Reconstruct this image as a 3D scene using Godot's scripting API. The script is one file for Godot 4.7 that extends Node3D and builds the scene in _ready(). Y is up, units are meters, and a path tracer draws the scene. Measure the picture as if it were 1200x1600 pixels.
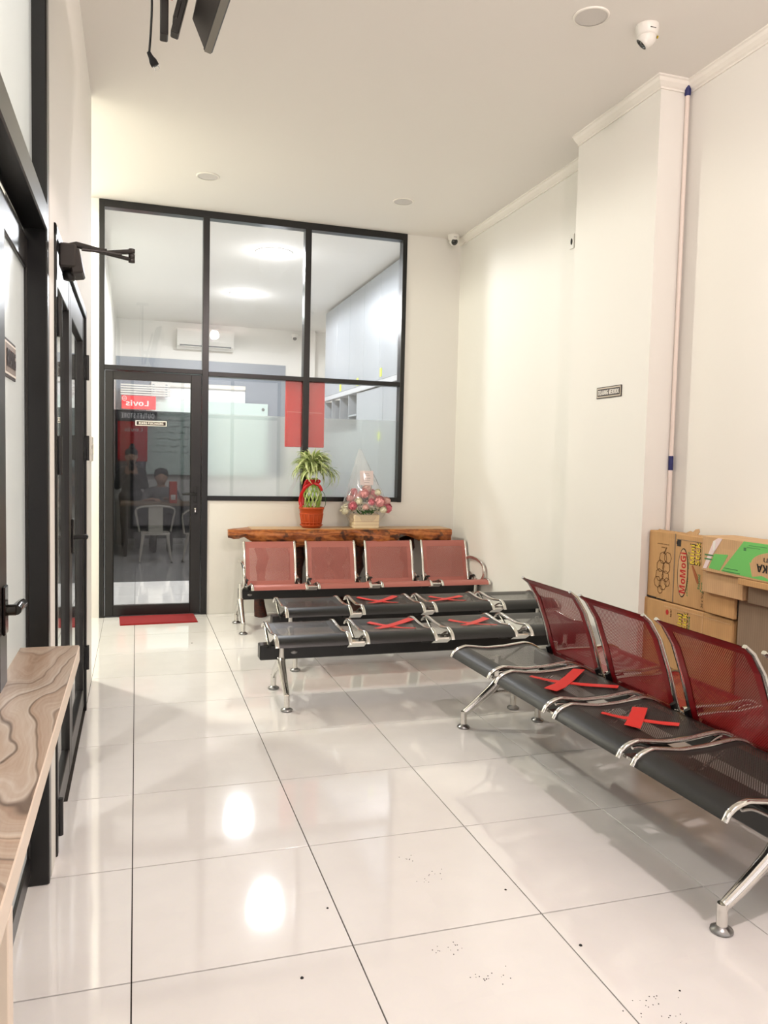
extends Node3D

const CEIL := 3.475
const ZB := -4.935
const XL := -0.25
const RECESS := -0.322

const SPECKS := [Vector3(1.23, 0.174, 1), Vector3(1.379, 0.417, 1), Vector3(0.432, 0.101, 1), Vector3(1.276, 0.444, 14), Vector3(1.285, 0.495, 12), Vector3(0.917, -0.419, 8), Vector3(0.943, -0.299, 12), Vector3(0.858, 0.081, 14), Vector3(0.905, 0.237, 16), Vector3(0.406, -3.839, 1), Vector3(0.573, -0.2, 1), Vector3(1.153, -0.152, 1)]

var M := {}
var used := {}
var group_id := 1
var rng := RandomNumberGenerator.new()


# ---------------------------------------------------------------- naming and nodes
func numbered(called: String) -> String:
	if not used.has(called):
		used[called] = 0
		return called
	used[called] += 1
	return "%s_%03d" % [called, used[called]]


func tag(o: Node3D, label: String, category: String, group := "") -> Node3D:
	o.set_meta("label", label)
	o.set_meta("category", category)
	if group != "":
		o.set_meta("group", group)
	return o


func thing(called: String, label: String, category: String, at := Vector3.ZERO, turn := 0.0, group := "") -> Node3D:
	var o := Node3D.new()
	o.name = numbered(called)
	add_child(o, true)
	o.position = at
	o.rotation.y = turn
	return tag(o, label, category, group)


func struct(called: String) -> Node3D:
	var o := Node3D.new()
	o.name = called
	add_child(o, true)
	o.set_meta("kind", "structure")
	return o


func commit(st: SurfaceTool) -> ArrayMesh:
	st.generate_normals()
	return st.commit()


func put(called: String, shape: Mesh, mat: Material, parent: Node = null, where := Transform3D.IDENTITY) -> MeshInstance3D:
	var o := MeshInstance3D.new()
	if parent == null:
		o.name = numbered(called)
		add_child(o, true)
	else:
		var k := 0
		var n := called
		while parent.has_node(NodePath(n)):
			k += 1
			n = "%s_%03d" % [called, k]
		o.name = n
		parent.add_child(o, true)
	o.mesh = shape
	o.material_override = mat
	o.transform = where
	return o


func obj(called: String, st: SurfaceTool, mat: Material, parent: Node = null) -> MeshInstance3D:
	return put(called, commit(st), mat, parent)


# ---------------------------------------------------------------- shapes
func mb() -> SurfaceTool:
	var st := SurfaceTool.new()
	st.begin(Mesh.PRIMITIVE_TRIANGLES)
	return st


func tri(st: SurfaceTool, a: Vector3, b: Vector3, c: Vector3, out: Vector3) -> void:
	if (a - c).cross(a - b).dot(out) < 0.0:
		st.add_vertex(a); st.add_vertex(c); st.add_vertex(b)
	else:
		st.add_vertex(a); st.add_vertex(b); st.add_vertex(c)


func quad(st: SurfaceTool, a: Vector3, b: Vector3, c: Vector3, d: Vector3, out: Vector3) -> void:
	tri(st, a, b, c, out)
	tri(st, a, c, d, out)


# a box with chamfered edges, in the axes of t
func box(st: SurfaceTool, lo: Vector3, hi: Vector3, bev := 0.0, t := Transform3D.IDENTITY) -> void:
	st.set_smooth_group(-1)
	var c := (lo + hi) / 2.0
	var h := (hi - lo) / 2.0
	h = h.abs()
	bev = minf(bev, minf(h.x, minf(h.y, h.z)) * 0.8)
	var ax := [Vector3.RIGHT, Vector3.UP, Vector3.BACK]
	for k in 3:
		for s in [-1.0, 1.0]:
			var n: Vector3 = ax[k] * s
			var u: Vector3 = ax[(k + 1) % 3]
			var v: Vector3 = ax[(k + 2) % 3]
			var hu: float = h[(k + 1) % 3] - bev
			var hv: float = h[(k + 2) % 3] - bev
			var m: Vector3 = c + n * h[k]
			quad(st, t * (m + u * hu + v * hv), t * (m - u * hu + v * hv), t * (m - u * hu - v * hv), t * (m + u * hu - v * hv), t.basis * n)
	if bev <= 0.0:
		return
	for k in 3:
		var w: Vector3 = ax[k]
		var hw: float = h[k] - bev
		for s1 in [-1.0, 1.0]:
			for s2 in [-1.0, 1.0]:
				var u: Vector3 = ax[(k + 1) % 3] * s1
				var v: Vector3 = ax[(k + 2) % 3] * s2
				var hu: float = h[(k + 1) % 3]
				var hv: float = h[(k + 2) % 3]
				var p := c + u * hu + v * (hv - bev)
				var q := c + u * (hu - bev) + v * hv
				quad(st, t * (p + w * hw), t * (p - w * hw), t * (q - w * hw), t * (q + w * hw), t.basis * (u + v))
	for s1 in [-1.0, 1.0]:
		for s2 in [-1.0, 1.0]:
			for s3 in [-1.0, 1.0]:
				var s := Vector3(s1, s2, s3)
				var hb := h - Vector3.ONE * bev
				tri(st, t * (c + s * Vector3(h.x, hb.y, hb.z)), t * (c + s * Vector3(hb.x, h.y, hb.z)), t * (c + s * Vector3(hb.x, hb.y, h.z)), t.basis * s)


func boxo(called: String, lo: Vector3, hi: Vector3, mat: Material, parent: Node = null, bev := 0.0) -> MeshInstance3D:
	var st := mb()
	box(st, lo, hi, bev)
	return obj(called, st, mat, parent)


# a tube along points; radii one per point; flat squeezes it across
func tube(st: SurfaceTool, pts: Array, radii: Array, sides := 10, flat := 1.0, up0 := Vector3.ZERO) -> void:
	group_id += 1
	var n := pts.size()
	var rings := []
	var ref := up0
	for i in n:
		var d: Vector3 = (pts[mini(i + 1, n - 1)] - pts[maxi(i - 1, 0)]).normalized()
		if ref == Vector3.ZERO:
			ref = Vector3.UP if absf(d.y) < 0.9 else Vector3.RIGHT
		ref = (ref - d * ref.dot(d)).normalized()
		var side := d.cross(ref).normalized()
		var ring := []
		var r: float = radii[mini(i, radii.size() - 1)]
		for k in sides:
			var a := TAU * k / sides
			ring.append(pts[i] + side * cos(a) * r + ref * sin(a) * r * flat)
		rings.append(ring)
	st.set_smooth_group(group_id)
	for i in n - 1:
		for k in sides:
			var a: Vector3 = rings[i][k]
			var b: Vector3 = rings[i][(k + 1) % sides]
			var c: Vector3 = rings[i + 1][(k + 1) % sides]
			var d: Vector3 = rings[i + 1][k]
			quad(st, a, b, c, d, (a + c) / 2.0 - (pts[i] + pts[i + 1]) / 2.0)
	st.set_smooth_group(-1)
	for e in [0, n - 1]:
		var out: Vector3 = pts[0] - pts[1] if e == 0 else pts[n - 1] - pts[n - 2]
		for k in range(1, sides - 1):
			tri(st, rings[e][0], rings[e][k], rings[e][k + 1], out)


# profile of Vector2(radius, height) turned about y
func lathe(st: SurfaceTool, prof: Array, sides := 24, t := Transform3D.IDENTITY, smooth := true) -> void:
	group_id += 1
	st.set_smooth_group(group_id if smooth else -1)
	for i in prof.size() - 1:
		var p: Vector2 = prof[i]
		var q: Vector2 = prof[i + 1]
		var nrm := Vector2(q.y - p.y, p.x - q.x)
		for k in sides:
			var a := TAU * k / sides
			var b := TAU * (k + 1) / sides
			var da := Vector3(cos(a), 0, sin(a))
			var db := Vector3(cos(b), 0, sin(b))
			var dm := (da + db).normalized()
			var out := t.basis * (dm * nrm.x + Vector3.UP * nrm.y)
			var v1 := t * (da * p.x + Vector3.UP * p.y)
			var v2 := t * (db * p.x + Vector3.UP * p.y)
			var v3 := t * (db * q.x + Vector3.UP * q.y)
			var v4 := t * (da * q.x + Vector3.UP * q.y)
			if p.x > 1e-6:
				tri(st, v1, v2, v3 if q.x > 1e-6 else v4, out)
			if q.x > 1e-6:
				tri(st, v1, v3, v4, out)


# a 2D outline in x,y pushed from z0 to z1
func prism(st: SurfaceTool, poly: PackedVector2Array, z0: float, z1: float, t := Transform3D.IDENTITY) -> void:
	st.set_smooth_group(-1)
	var idx := Geometry2D.triangulate_polygon(poly)
	for z in [z0, z1]:
		var out := t.basis * Vector3(0, 0, 1.0 if z == maxf(z0, z1) else -1.0)
		for i in range(0, idx.size(), 3):
			tri(st, t * Vector3(poly[idx[i]].x, poly[idx[i]].y, z), t * Vector3(poly[idx[i + 1]].x, poly[idx[i + 1]].y, z), t * Vector3(poly[idx[i + 2]].x, poly[idx[i + 2]].y, z), out)
	var cw := Geometry2D.is_polygon_clockwise(poly)
	for i in poly.size():
		var a := poly[i]
		var b := poly[(i + 1) % poly.size()]
		var e := b - a
		var n := Vector2(e.y, -e.x) * (-1.0 if cw else 1.0)
		quad(st, t * Vector3(a.x, a.y, z0), t * Vector3(b.x, b.y, z0), t * Vector3(b.x, b.y, z1), t * Vector3(a.x, a.y, z1), t.basis * Vector3(n.x, n.y, 0))


func ellipse(cx: float, cy: float, rx: float, ry: float, n := 28) -> PackedVector2Array:
	var p := PackedVector2Array()
	for k in n:
		p.append(Vector2(cx + cos(TAU * k / n) * rx, cy + sin(TAU * k / n) * ry))
	return p


# points along a smooth curve through the given ones
func curve(pts: Array, steps := 6) -> Array:
	var out := []
	for i in pts.size() - 1:
		var p0 = pts[maxi(i - 1, 0)]
		var p3 = pts[mini(i + 2, pts.size() - 1)]
		for k in steps:
			out.append(pts[i].cubic_interpolate(pts[i + 1], p0, p3, float(k) / steps))
	out.append(pts[pts.size() - 1])
	return out


# lettering fitted into w by h metres, facing +z of the given transform
func letters(text: String, w: float, h: float, mat: Material, parent: Node, at: Transform3D, bold := true, called := "lettering") -> MeshInstance3D:
	var f := SystemFont.new()
	f.font_names = PackedStringArray(["Droid Sans"])
	f.font_weight = 700 if bold else 400
	var tm := TextMesh.new()
	tm.text = text
	tm.font = f
	tm.font_size = 24
	tm.pixel_size = 0.01
	tm.depth = 0.02
	tm.curve_step = 1.0
	var bb := tm.get_aabb()
	var k := Vector3(w / maxf(bb.size.x, 0.001), h / maxf(bb.size.y, 0.001), 0.05)
	var t := Transform3D(Basis.from_scale(k), -bb.get_center() * k)
	return put(called, tm, mat, parent, at * t)


# ---------------------------------------------------------------- materials
func mat(color: Color, rough := 0.6, metal := 0.0, spec := 0.5) -> StandardMaterial3D:
	var m := StandardMaterial3D.new()
	m.albedo_color = color
	m.roughness = rough
	m.metallic = metal
	m.metallic_specular = spec
	return m


func noise(freq: float, seed_: int, oct := 4) -> FastNoiseLite:
	var n := FastNoiseLite.new()
	n.seed = seed_
	n.frequency = freq
	n.fractal_octaves = oct
	n.noise_type = FastNoiseLite.TYPE_SIMPLEX_SMOOTH
	return n


func painted(w: int, h: int, f: Callable) -> ImageTexture:
	var im := Image.create(w, h, false, Image.FORMAT_RGBA8)
	for y in h:
		for x in w:
			im.set_pixel(x, y, f.call(x, y))
	return ImageTexture.create_from_image(im)


func ramp(v: float, stops: Array) -> Color:
	for i in range(1, stops.size()):
		if v <= stops[i][0]:
			var t: float = (v - stops[i - 1][0]) / (stops[i][0] - stops[i - 1][0])
			return stops[i - 1][1].lerp(stops[i][1], clampf(t, 0.0, 1.0))
	return stops[stops.size() - 1][1]


func pane(alpha: float, tint := Color(0.9, 0.95, 0.93)) -> StandardMaterial3D:
	var m := mat(Color(tint, alpha), 0.0)
	m.transparency = BaseMaterial3D.TRANSPARENCY_ALPHA
	return m


func make_materials() -> void:
	M.wall = mat(Color(0.92, 0.912, 0.885), 0.65)
	var bump := NoiseTexture2D.new()
	bump.width = 256; bump.height = 256; bump.seamless = true
	bump.noise = noise(0.03, 3)
	bump.as_normal_map = true
	bump.bump_strength = 1.0
	M.wall.normal_enabled = true
	M.wall.normal_texture = bump
	M.wall.normal_scale = 0.12
	M.wall.uv1_triplanar = true
	M.wall.uv1_world_triplanar = true
	M.wall.uv1_scale = Vector3(0.8, 0.8, 0.8)
	M.ceiling = mat(Color(0.935, 0.92, 0.895), 0.85)
	M.trim = mat(Color(0.95, 0.935, 0.9), 0.55)
	M.grout = mat(Color(0.15, 0.12, 0.1), 0.9)
	M.tiles = []
	for k in 3:
		var n := noise(0.012, 20 + k, 5)
		var tx := painted(256, 256, func(x, y):
			var v: float = n.get_noise_2d(x, y)
			var s := 0.93 + 0.012 * v
			return Color(s, s * 0.992, s * 0.982))
		var m := mat(Color(1.0, 1.0, 1.0) if k != 1 else Color(0.985, 0.985, 0.985), 0.055, 0.0, 0.62)
		m.albedo_texture = tx
		m.uv1_triplanar = true
		m.uv1_scale = Vector3(1.6, 1.6, 1.6)
		M.tiles.append(m)
	M.black_frame = mat(Color(0.04, 0.036, 0.036), 0.3)
	M.dark_frame = mat(Color(0.075, 0.065, 0.06), 0.32)
	M.rubber = mat(Color(0.05, 0.05, 0.05), 0.7)
	M.glass = pane(0.03)
	M.glass.metallic_specular = 0.6
	var one := painted(4, 4, func(_x, _y): return Color(0.03, 0.032, 0.036))
	M.film = mat(Color(1, 1, 1, 0.58), 0.03, 0.0, 0.5)
	M.film.albedo_texture = one
	M.film.transparency = BaseMaterial3D.TRANSPARENCY_ALPHA
	M.frost = mat(Color(0.93, 0.945, 0.94, 0.14), 0.4)
	M.frost.transparency = BaseMaterial3D.TRANSPARENCY_ALPHA
	M.frost.refraction_enabled = true
	M.frost.refraction_scale = 0.004
	M.milky = mat(Color(0.82, 0.86, 0.87, 0.72), 0.3)
	M.milky.transparency = BaseMaterial3D.TRANSPARENCY_ALPHA
	M.milky.backlight_enabled = true
	M.milky.backlight = Color(0.8, 0.8, 0.8)
	M.chrome = mat(Color(0.86, 0.85, 0.83), 0.13, 1.0)
	M.steel = mat(Color(0.6, 0.6, 0.6), 0.3, 1.0)
	M.beam = mat(Color(0.065, 0.065, 0.065), 0.38)
	# perforated sheet: two staggered holes a tile
	var holes := painted(32, 32, func(x, y):
		var p := Vector2((x + 0.5) / 32.0, (y + 0.5) / 32.0)
		var near := 1.0
		for c in [Vector2(0.25, 0.25), Vector2(0.75, 0.75)]:
			near = minf(near, p.distance_to(c))
		return Color(1, 1, 1, 0.0 if near < 0.2 else 1.0))
	for k in [["black", Color(0.17, 0.165, 0.16), 0.33], ["pink", Color(0.68, 0.41, 0.37), 0.42], ["red", Color(0.53, 0.07, 0.1), 0.32]]:
		M[k[0]] = mat(k[1], k[2], 0.12)
		var p := mat(k[1], k[2], 0.12)
		p.albedo_texture = holes
		p.transparency = BaseMaterial3D.TRANSPARENCY_ALPHA_SCISSOR
		p.alpha_scissor_threshold = 0.5
		M[k[0] + "_holes"] = p
	M.tape = mat(Color(0.82, 0.19, 0.17), 0.45)
	M.mat_red = mat(Color(0.55, 0.06, 0.08), 0.95)
	var pile := NoiseTexture2D.new()
	pile.width = 128; pile.height = 128; pile.seamless = true
	pile.noise = noise(0.2, 8)
	M.mat_red.heightmap_enabled = false
	M.mat_red.rim_enabled = true
	M.mat_red.rim = 0.4
	M.white = mat(Color(0.9, 0.89, 0.86), 0.4)
	M.lamp_off = mat(Color(0.84, 0.82, 0.8), 0.5)
	M.black = mat(Color(0.06, 0.06, 0.06), 0.4)
	M.closer = mat(Color(0.16, 0.14, 0.125), 0.42)
	M.lens = mat(Color(0.02, 0.02, 0.025), 0.08, 0.0, 0.7)
	M.yellow = mat(Color(0.78, 0.68, 0.1), 0.5)
	M.blue = mat(Color(0.13, 0.15, 0.38), 0.5)
	M.red_plastic = mat(Color(0.78, 0.12, 0.14), 0.4)
	M.pipe = mat(Color(0.92, 0.87, 0.83), 0.35)
	# live-edge slab
	var n1 := noise(0.006, 41, 3)
	var n2 := noise(0.05, 42, 4)
	var slab := painted(512, 512, func(x, y):
		var wv: float = n1.get_noise_2d(x * 0.35, y * 2.2) * 6.0 + n2.get_noise_2d(x, y) * 0.6
		var v: float = 0.5 + 0.5 * sin(wv * 3.0)
		var b: float = n1.get_noise_2d(x * 2.2 + 300, y * 3.0) + 0.25 * n2.get_noise_2d(x, y)
		var c := ramp(v, [[0.0, Color(0.5, 0.26, 0.1)], [0.5, Color(0.66, 0.38, 0.16)], [1.0, Color(0.75, 0.48, 0.24)]])
		return c.lerp(Color(0.16, 0.07, 0.03), clampf((b - 0.16) * 4.0, 0.0, 0.85)))
	M.slab = mat(Color(1.0, 0.97, 0.93), 0.4)
	M.slab.albedo_texture = slab
	M.slab.uv1_triplanar = true
	M.slab.uv1_scale = Vector3(0.7, 0.9, 0.9)
	M.root = mat(Color(0.42, 0.28, 0.2), 0.6)
	M.root.albedo_texture = slab
	M.root.uv1_triplanar = true
	M.root.uv1_scale = Vector3(2.5, 2.5, 2.5)
	# marble-swirl laminate of the low desk
	var w1 := noise(0.0024, 51, 2)
	var w2 := noise(0.008, 57, 3)
	var w3 := noise(0.09, 53, 3)
	var lam := painted(384, 1024, func(x, y):
		var q: float = w1.get_noise_2d(x * 1.3, y * 0.62) * 95.0 + w2.get_noise_2d(x * 0.9, y * 0.4) * 20.0
		var band: float = (x * 0.5 + y * 0.1 + q) / 30.0
		var f: float = fposmod(band, 1.0)
		var tone: float = 0.5 + 0.5 * w2.get_noise_2d(floor(band) * 40.0, 7.0)
		var fine: float = w3.get_noise_2d(band * 60.0, y * 0.02)
		var g: float = w3.get_noise_2d(x * 1.5, y * 0.12)
		var c := ramp(clampf(0.25 + tone * 0.35 + f * 0.35 + fine * 0.25 + g * 0.1, 0.0, 1.0), [[0.0, Color(0.58, 0.46, 0.37)], [0.35, Color(0.7, 0.58, 0.48)], [0.7, Color(0.78, 0.69, 0.6)], [1.0, Color(0.85, 0.79, 0.72)]])
		var line: float = minf(f, 1.0 - f) * 30.0
		return c.lerp(Color(0.4, 0.31, 0.24), clampf(1.1 - line / 2.4, 0.0, 1.0) * (0.25 + 0.6 * clampf(tone + fine, 0.0, 1.0))))
	M.laminate = mat(Color(0.9, 0.92, 0.94), 0.32)
	M.laminate.albedo_texture = lam
	M.edging = mat(Color(0.85, 0.79, 0.72), 0.4)
	M.cabinet = mat(Color(0.6, 0.62, 0.64), 0.3, 0.0, 0.5)
	M.cabinet_dark = mat(Color(0.38, 0.39, 0.4), 0.5)
	M.grey_panel = mat(Color(0.57, 0.6, 0.64), 0.45)
	M.mint = mat(Color(0.86, 0.94, 0.91), 0.15)
	M.red_panel = mat(Color(0.83, 0.1, 0.13), 0.16)
	M.note = mat(Color(0.86, 0.93, 0.3), 0.7)
	M.terracotta = mat(Color(0.74, 0.3, 0.11), 0.5)
	M.ribbon = mat(Color(0.76, 0.06, 0.07), 0.3)
	M.stem = mat(Color(0.55, 0.66, 0.28), 0.5)
	M.stem_pale = mat(Color(0.8, 0.84, 0.6), 0.5)
	M.leaf = mat(Color(1, 1, 1), 0.45)
	M.leaf.vertex_color_use_as_albedo = true
	M.leaf.backlight_enabled = true
	M.leaf.backlight = Color(0.3, 0.4, 0.15)
	M.soil = mat(Color(0.16, 0.1, 0.07), 0.95)
	M.wrap = pane(0.09, Color(0.96, 0.94, 0.92))
	M.wrap.roughness = 0.12
	M.petal_pink = mat(Color(0.92, 0.66, 0.66), 0.7)
	M.petal_rose = mat(Color(0.85, 0.47, 0.52), 0.7)
	M.petal_pale = mat(Color(0.93, 0.76, 0.72), 0.7)
	M.petal_white = mat(Color(0.93, 0.91, 0.8), 0.7)
	M.greens = mat(Color(0.2, 0.36, 0.17), 0.7)
	M.cream_paper = mat(Color(0.93, 0.86, 0.72), 0.75)
	M.card = mat(Color(0.9, 0.83, 0.82), 0.6)
	M.ink = mat(Color(0.35, 0.3, 0.3), 0.7)
	var n3 := noise(0.02, 61, 4)
	var kr := painted(256, 256, func(x, y):
		var v: float = 0.93 + 0.05 * n3.get_noise_2d(x, y * 0.4) + 0.02 * sin(x * 0.9)
		return Color(v, v, v))
	for k in [["kraft", Color(0.8, 0.63, 0.42)], ["kraft_pale", Color(0.83, 0.68, 0.5)], ["kraft_grey", Color(0.58, 0.5, 0.41)]]:
		M[k[0]] = mat(k[1], 0.85)
		M[k[0]].albedo_texture = kr
		M[k[0]].uv1_triplanar = true
		M[k[0]].uv1_scale = Vector3(2, 2, 2)
	M.print_black = mat(Color(0.13, 0.11, 0.09), 0.8)
	M.print_brown = mat(Color(0.45, 0.32, 0.18), 0.8)
	M.print_red = mat(Color(0.7, 0.13, 0.12), 0.8)
	M.print_yellow = mat(Color(0.88, 0.78, 0.25), 0.8)
	M.print_green = mat(Color(0.28, 0.5, 0.3), 0.8)
	M.green_card = mat(Color(0.42, 0.75, 0.38), 0.7)
	M.plate = mat(Color(0.17, 0.12, 0.1), 0.4)
	M.plate_edge = mat(Color(0.75, 0.7, 0.62), 0.4)
	M.letter = mat(Color(0.93, 0.91, 0.87), 0.5)
	M.gold = mat(Color(0.7, 0.62, 0.5), 0.3, 0.8)


func glow(color: Color, energy: float) -> StandardMaterial3D:
	var m := mat(Color(0.95, 0.95, 0.95), 0.5)
	m.emission_enabled = true
	m.emission = color
	m.emission_energy_multiplier = energy
	return m


# ---------------------------------------------------------------- the room
func wall_box(called: String, boxes: Array, m: Material) -> void:
	for b in boxes:
		boxo(called, b[0], b[1], m).set_meta("kind", "structure")


func build_room() -> void:
	wall_box("wall_left", [
		[Vector3(-0.37, 0, -2.98), Vector3(XL, CEIL, -2.40)],
		[Vector3(-0.37, 2.125, -2.40), Vector3(XL, CEIL, -0.74)],
		[Vector3(-0.37, 0, -0.74), Vector3(XL, CEIL, -0.612)],
		[Vector3(-0.37, 0, 1.9), Vector3(XL, CEIL, 3.7)]], M.wall)
	wall_box("wall_hallway", [
		[Vector3(-3.1, 0, -2.98), Vector3(-0.37, CEIL, -2.86)],
		[Vector3(-3.1, 0, -5.05), Vector3(-3.0, CEIL, 3.7)]], M.wall)
	wall_box("wall_far", [
		[Vector3(-3.1, 0, -5.05), Vector3(-0.289, CEIL, ZB)],
		[Vector3(2.384, 0, -5.05), Vector3(3.1, CEIL, ZB)],
		[Vector3(0.6, 0, -5.03), Vector3(2.384, 1.003, ZB)]], M.wall)
	wall_box("wall_right", [
		[Vector3(2.92, 0, -5.05), Vector3(3.1, CEIL, -2.505)],
		[Vector3(2.705, 0, -2.505), Vector3(3.1, CEIL, -1.675)],
		[Vector3(2.89, 0, -1.675), Vector3(3.1, CEIL, 3.7)]], M.wall)
	wall_box("wall_near", [
		[Vector3(-3.1, 0, 3.6), Vector3(-0.1, CEIL, 3.72)],
		[Vector3(2.75, 0, 3.6), Vector3(3.1, CEIL, 3.72)],
		[Vector3(-0.1, 2.95, 3.6), Vector3(2.75, CEIL, 3.72)]], M.wall)
	wall_box("wall_office", [
		[Vector3(-0.42, 0, -10.87), Vector3(-0.3, CEIL, -5.05)],
		[Vector3(-0.42, 0, -10.87), Vector3(3.4, CEIL, -10.75)],
		[Vector3(3.25, 0, -10.87), Vector3(3.4, CEIL, -5.05)]], M.wall)
	wall_box("ceiling", [[Vector3(-3.1, CEIL, -10.87), Vector3(3.4, 3.62, 3.72)]], M.ceiling)
	build_floor()
	# cornice of the right wall, stepping round the pillar
	var prof := PackedVector2Array([Vector2(0, 0), Vector2(-0.052, 0), Vector2(-0.052, -0.008), Vector2(-0.043, -0.012), Vector2(-0.034, -0.026), Vector2(-0.018, -0.04), Vector2(-0.008, -0.046), Vector2(-0.008, -0.056), Vector2(0, -0.056)])
	var st := mb()
	for path in [[[Vector2(2.92, -4.935), Vector2(-1, 0)], [Vector2(2.92, -2.505), Vector2(-1, 0)]], [[Vector2(2.705, -2.505), Vector2(-1, 0)], [Vector2(2.705, -1.675), Vector2(-1, 1)], [Vector2(2.89, -1.675), Vector2(-1, 1)], [Vector2(2.89, 3.6), Vector2(-1, 0)]]]:
		st.set_smooth_group(-1)
		for k in path.size() - 1:
			for q in prof.size():
				var pa := prof[q]
				var pb := prof[(q + 1) % prof.size()]
				var v := []
				for e in [[path[k], pa], [path[k], pb], [path[k + 1], pb], [path[k + 1], pa]]:
					var at: Vector2 = e[0][0] + e[0][1] * -e[1].x
					v.append(Vector3(at.x, CEIL + e[1].y, at.y))
				quad(st, v[0], v[1], v[2], v[3], Vector3(-1, -0.6, 0.5))
		if path.size() == 4:
			var idx := Geometry2D.triangulate_polygon(prof)
			for q in range(0, idx.size(), 3):
				var tv := []
				for m in 3:
					tv.append(Vector3(2.705 + prof[idx[q + m]].x, CEIL + prof[idx[q + m]].y, -2.505))
				tri(st, tv[0], tv[1], tv[2], Vector3.FORWARD)
	var c := obj("trim_1", st, M.trim)
	c.set_meta("kind", "structure")
	# shopfront opening behind the viewer
	var w := struct("window_3")
	st = mb()
	for x in [-0.1, 0.82, 1.77, 2.69]:
		box(st, Vector3(x, 0, 3.63), Vector3(x + 0.06, 2.95, 3.69), 0.004)
	for y in [0.0, 2.15, 2.89]:
		box(st, Vector3(-0.1, y, 3.635), Vector3(2.75, y + 0.06, 3.685), 0.004)
	obj("frame", st, M.black_frame, w)
	boxo("pane", Vector3(-0.05, 0.05, 3.657), Vector3(2.7, 2.9, 3.663), M.glass, w)


func build_floor() -> void:
	var f := struct("floor")
	boxo("bed", Vector3(-3.1, -0.15, -10.87), Vector3(3.4, -0.006, 3.72), M.grout, f)
	var st := mb()
	box(st, Vector3(-3.0, -0.0062, -4.935), Vector3(XL, 0.0, -2.98))
	box(st, Vector3(-3.0, -0.0062, -2.86), Vector3(-0.33, 0.0, 3.6))
	box(st, Vector3(-0.33, -0.0062, 1.2), Vector3(2.89, 0.0, 3.6))
	box(st, Vector3(1.2, -0.0062, -10.75), Vector3(3.25, 0.0, -5.03))
	box(st, Vector3(-0.3, -0.0062, -10.75), Vector3(1.2, 0.0, -8.4))
	obj("paving", st, M.tiles[0], f)
	var xs := [-0.33, 0.0, 0.6, 1.2, 1.8, 2.4, 2.92]
	var shared := {}
	var g := 0.0018
	var rows := []
	for k in range(2, -9, -1):
		rows.append([0.6 * k, maxf(0.6 * (k - 1), ZB)])
	for k in range(-8, -14, -1):
		rows.append([minf(0.6 * k, -5.03), 0.6 * (k - 1)])
	for r in rows.size():
		for c in xs.size() - 1:
			if r >= 11 and c > 2:
				continue
			var x0: float = xs[c]
			var x1: float = xs[c + 1]
			if c == 0 and r < 11:
				x0 = XL if r > 3 else -0.33
			if c == 0 and r >= 11:
				x0 = -0.3
			var w := x1 - x0
			var d: float = rows[r][0] - rows[r][1]
			var key := "%.3f %.3f" % [w, d]
			if not shared.has(key):
				st = mb()
				box(st, Vector3(-w / 2 + g, -0.0065, -d / 2 + 0.0027), Vector3(w / 2 - g, 0.0, d / 2 - 0.0027), 0.0006)
				shared[key] = commit(st)
			put("tile", shared[key], M.tiles[(r * 7 + c * 5 + r * c) % 3], f, Transform3D(Basis.IDENTITY, Vector3((x0 + x1) / 2, 0, (rows[r][0] + rows[r][1]) / 2.0)))


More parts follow.
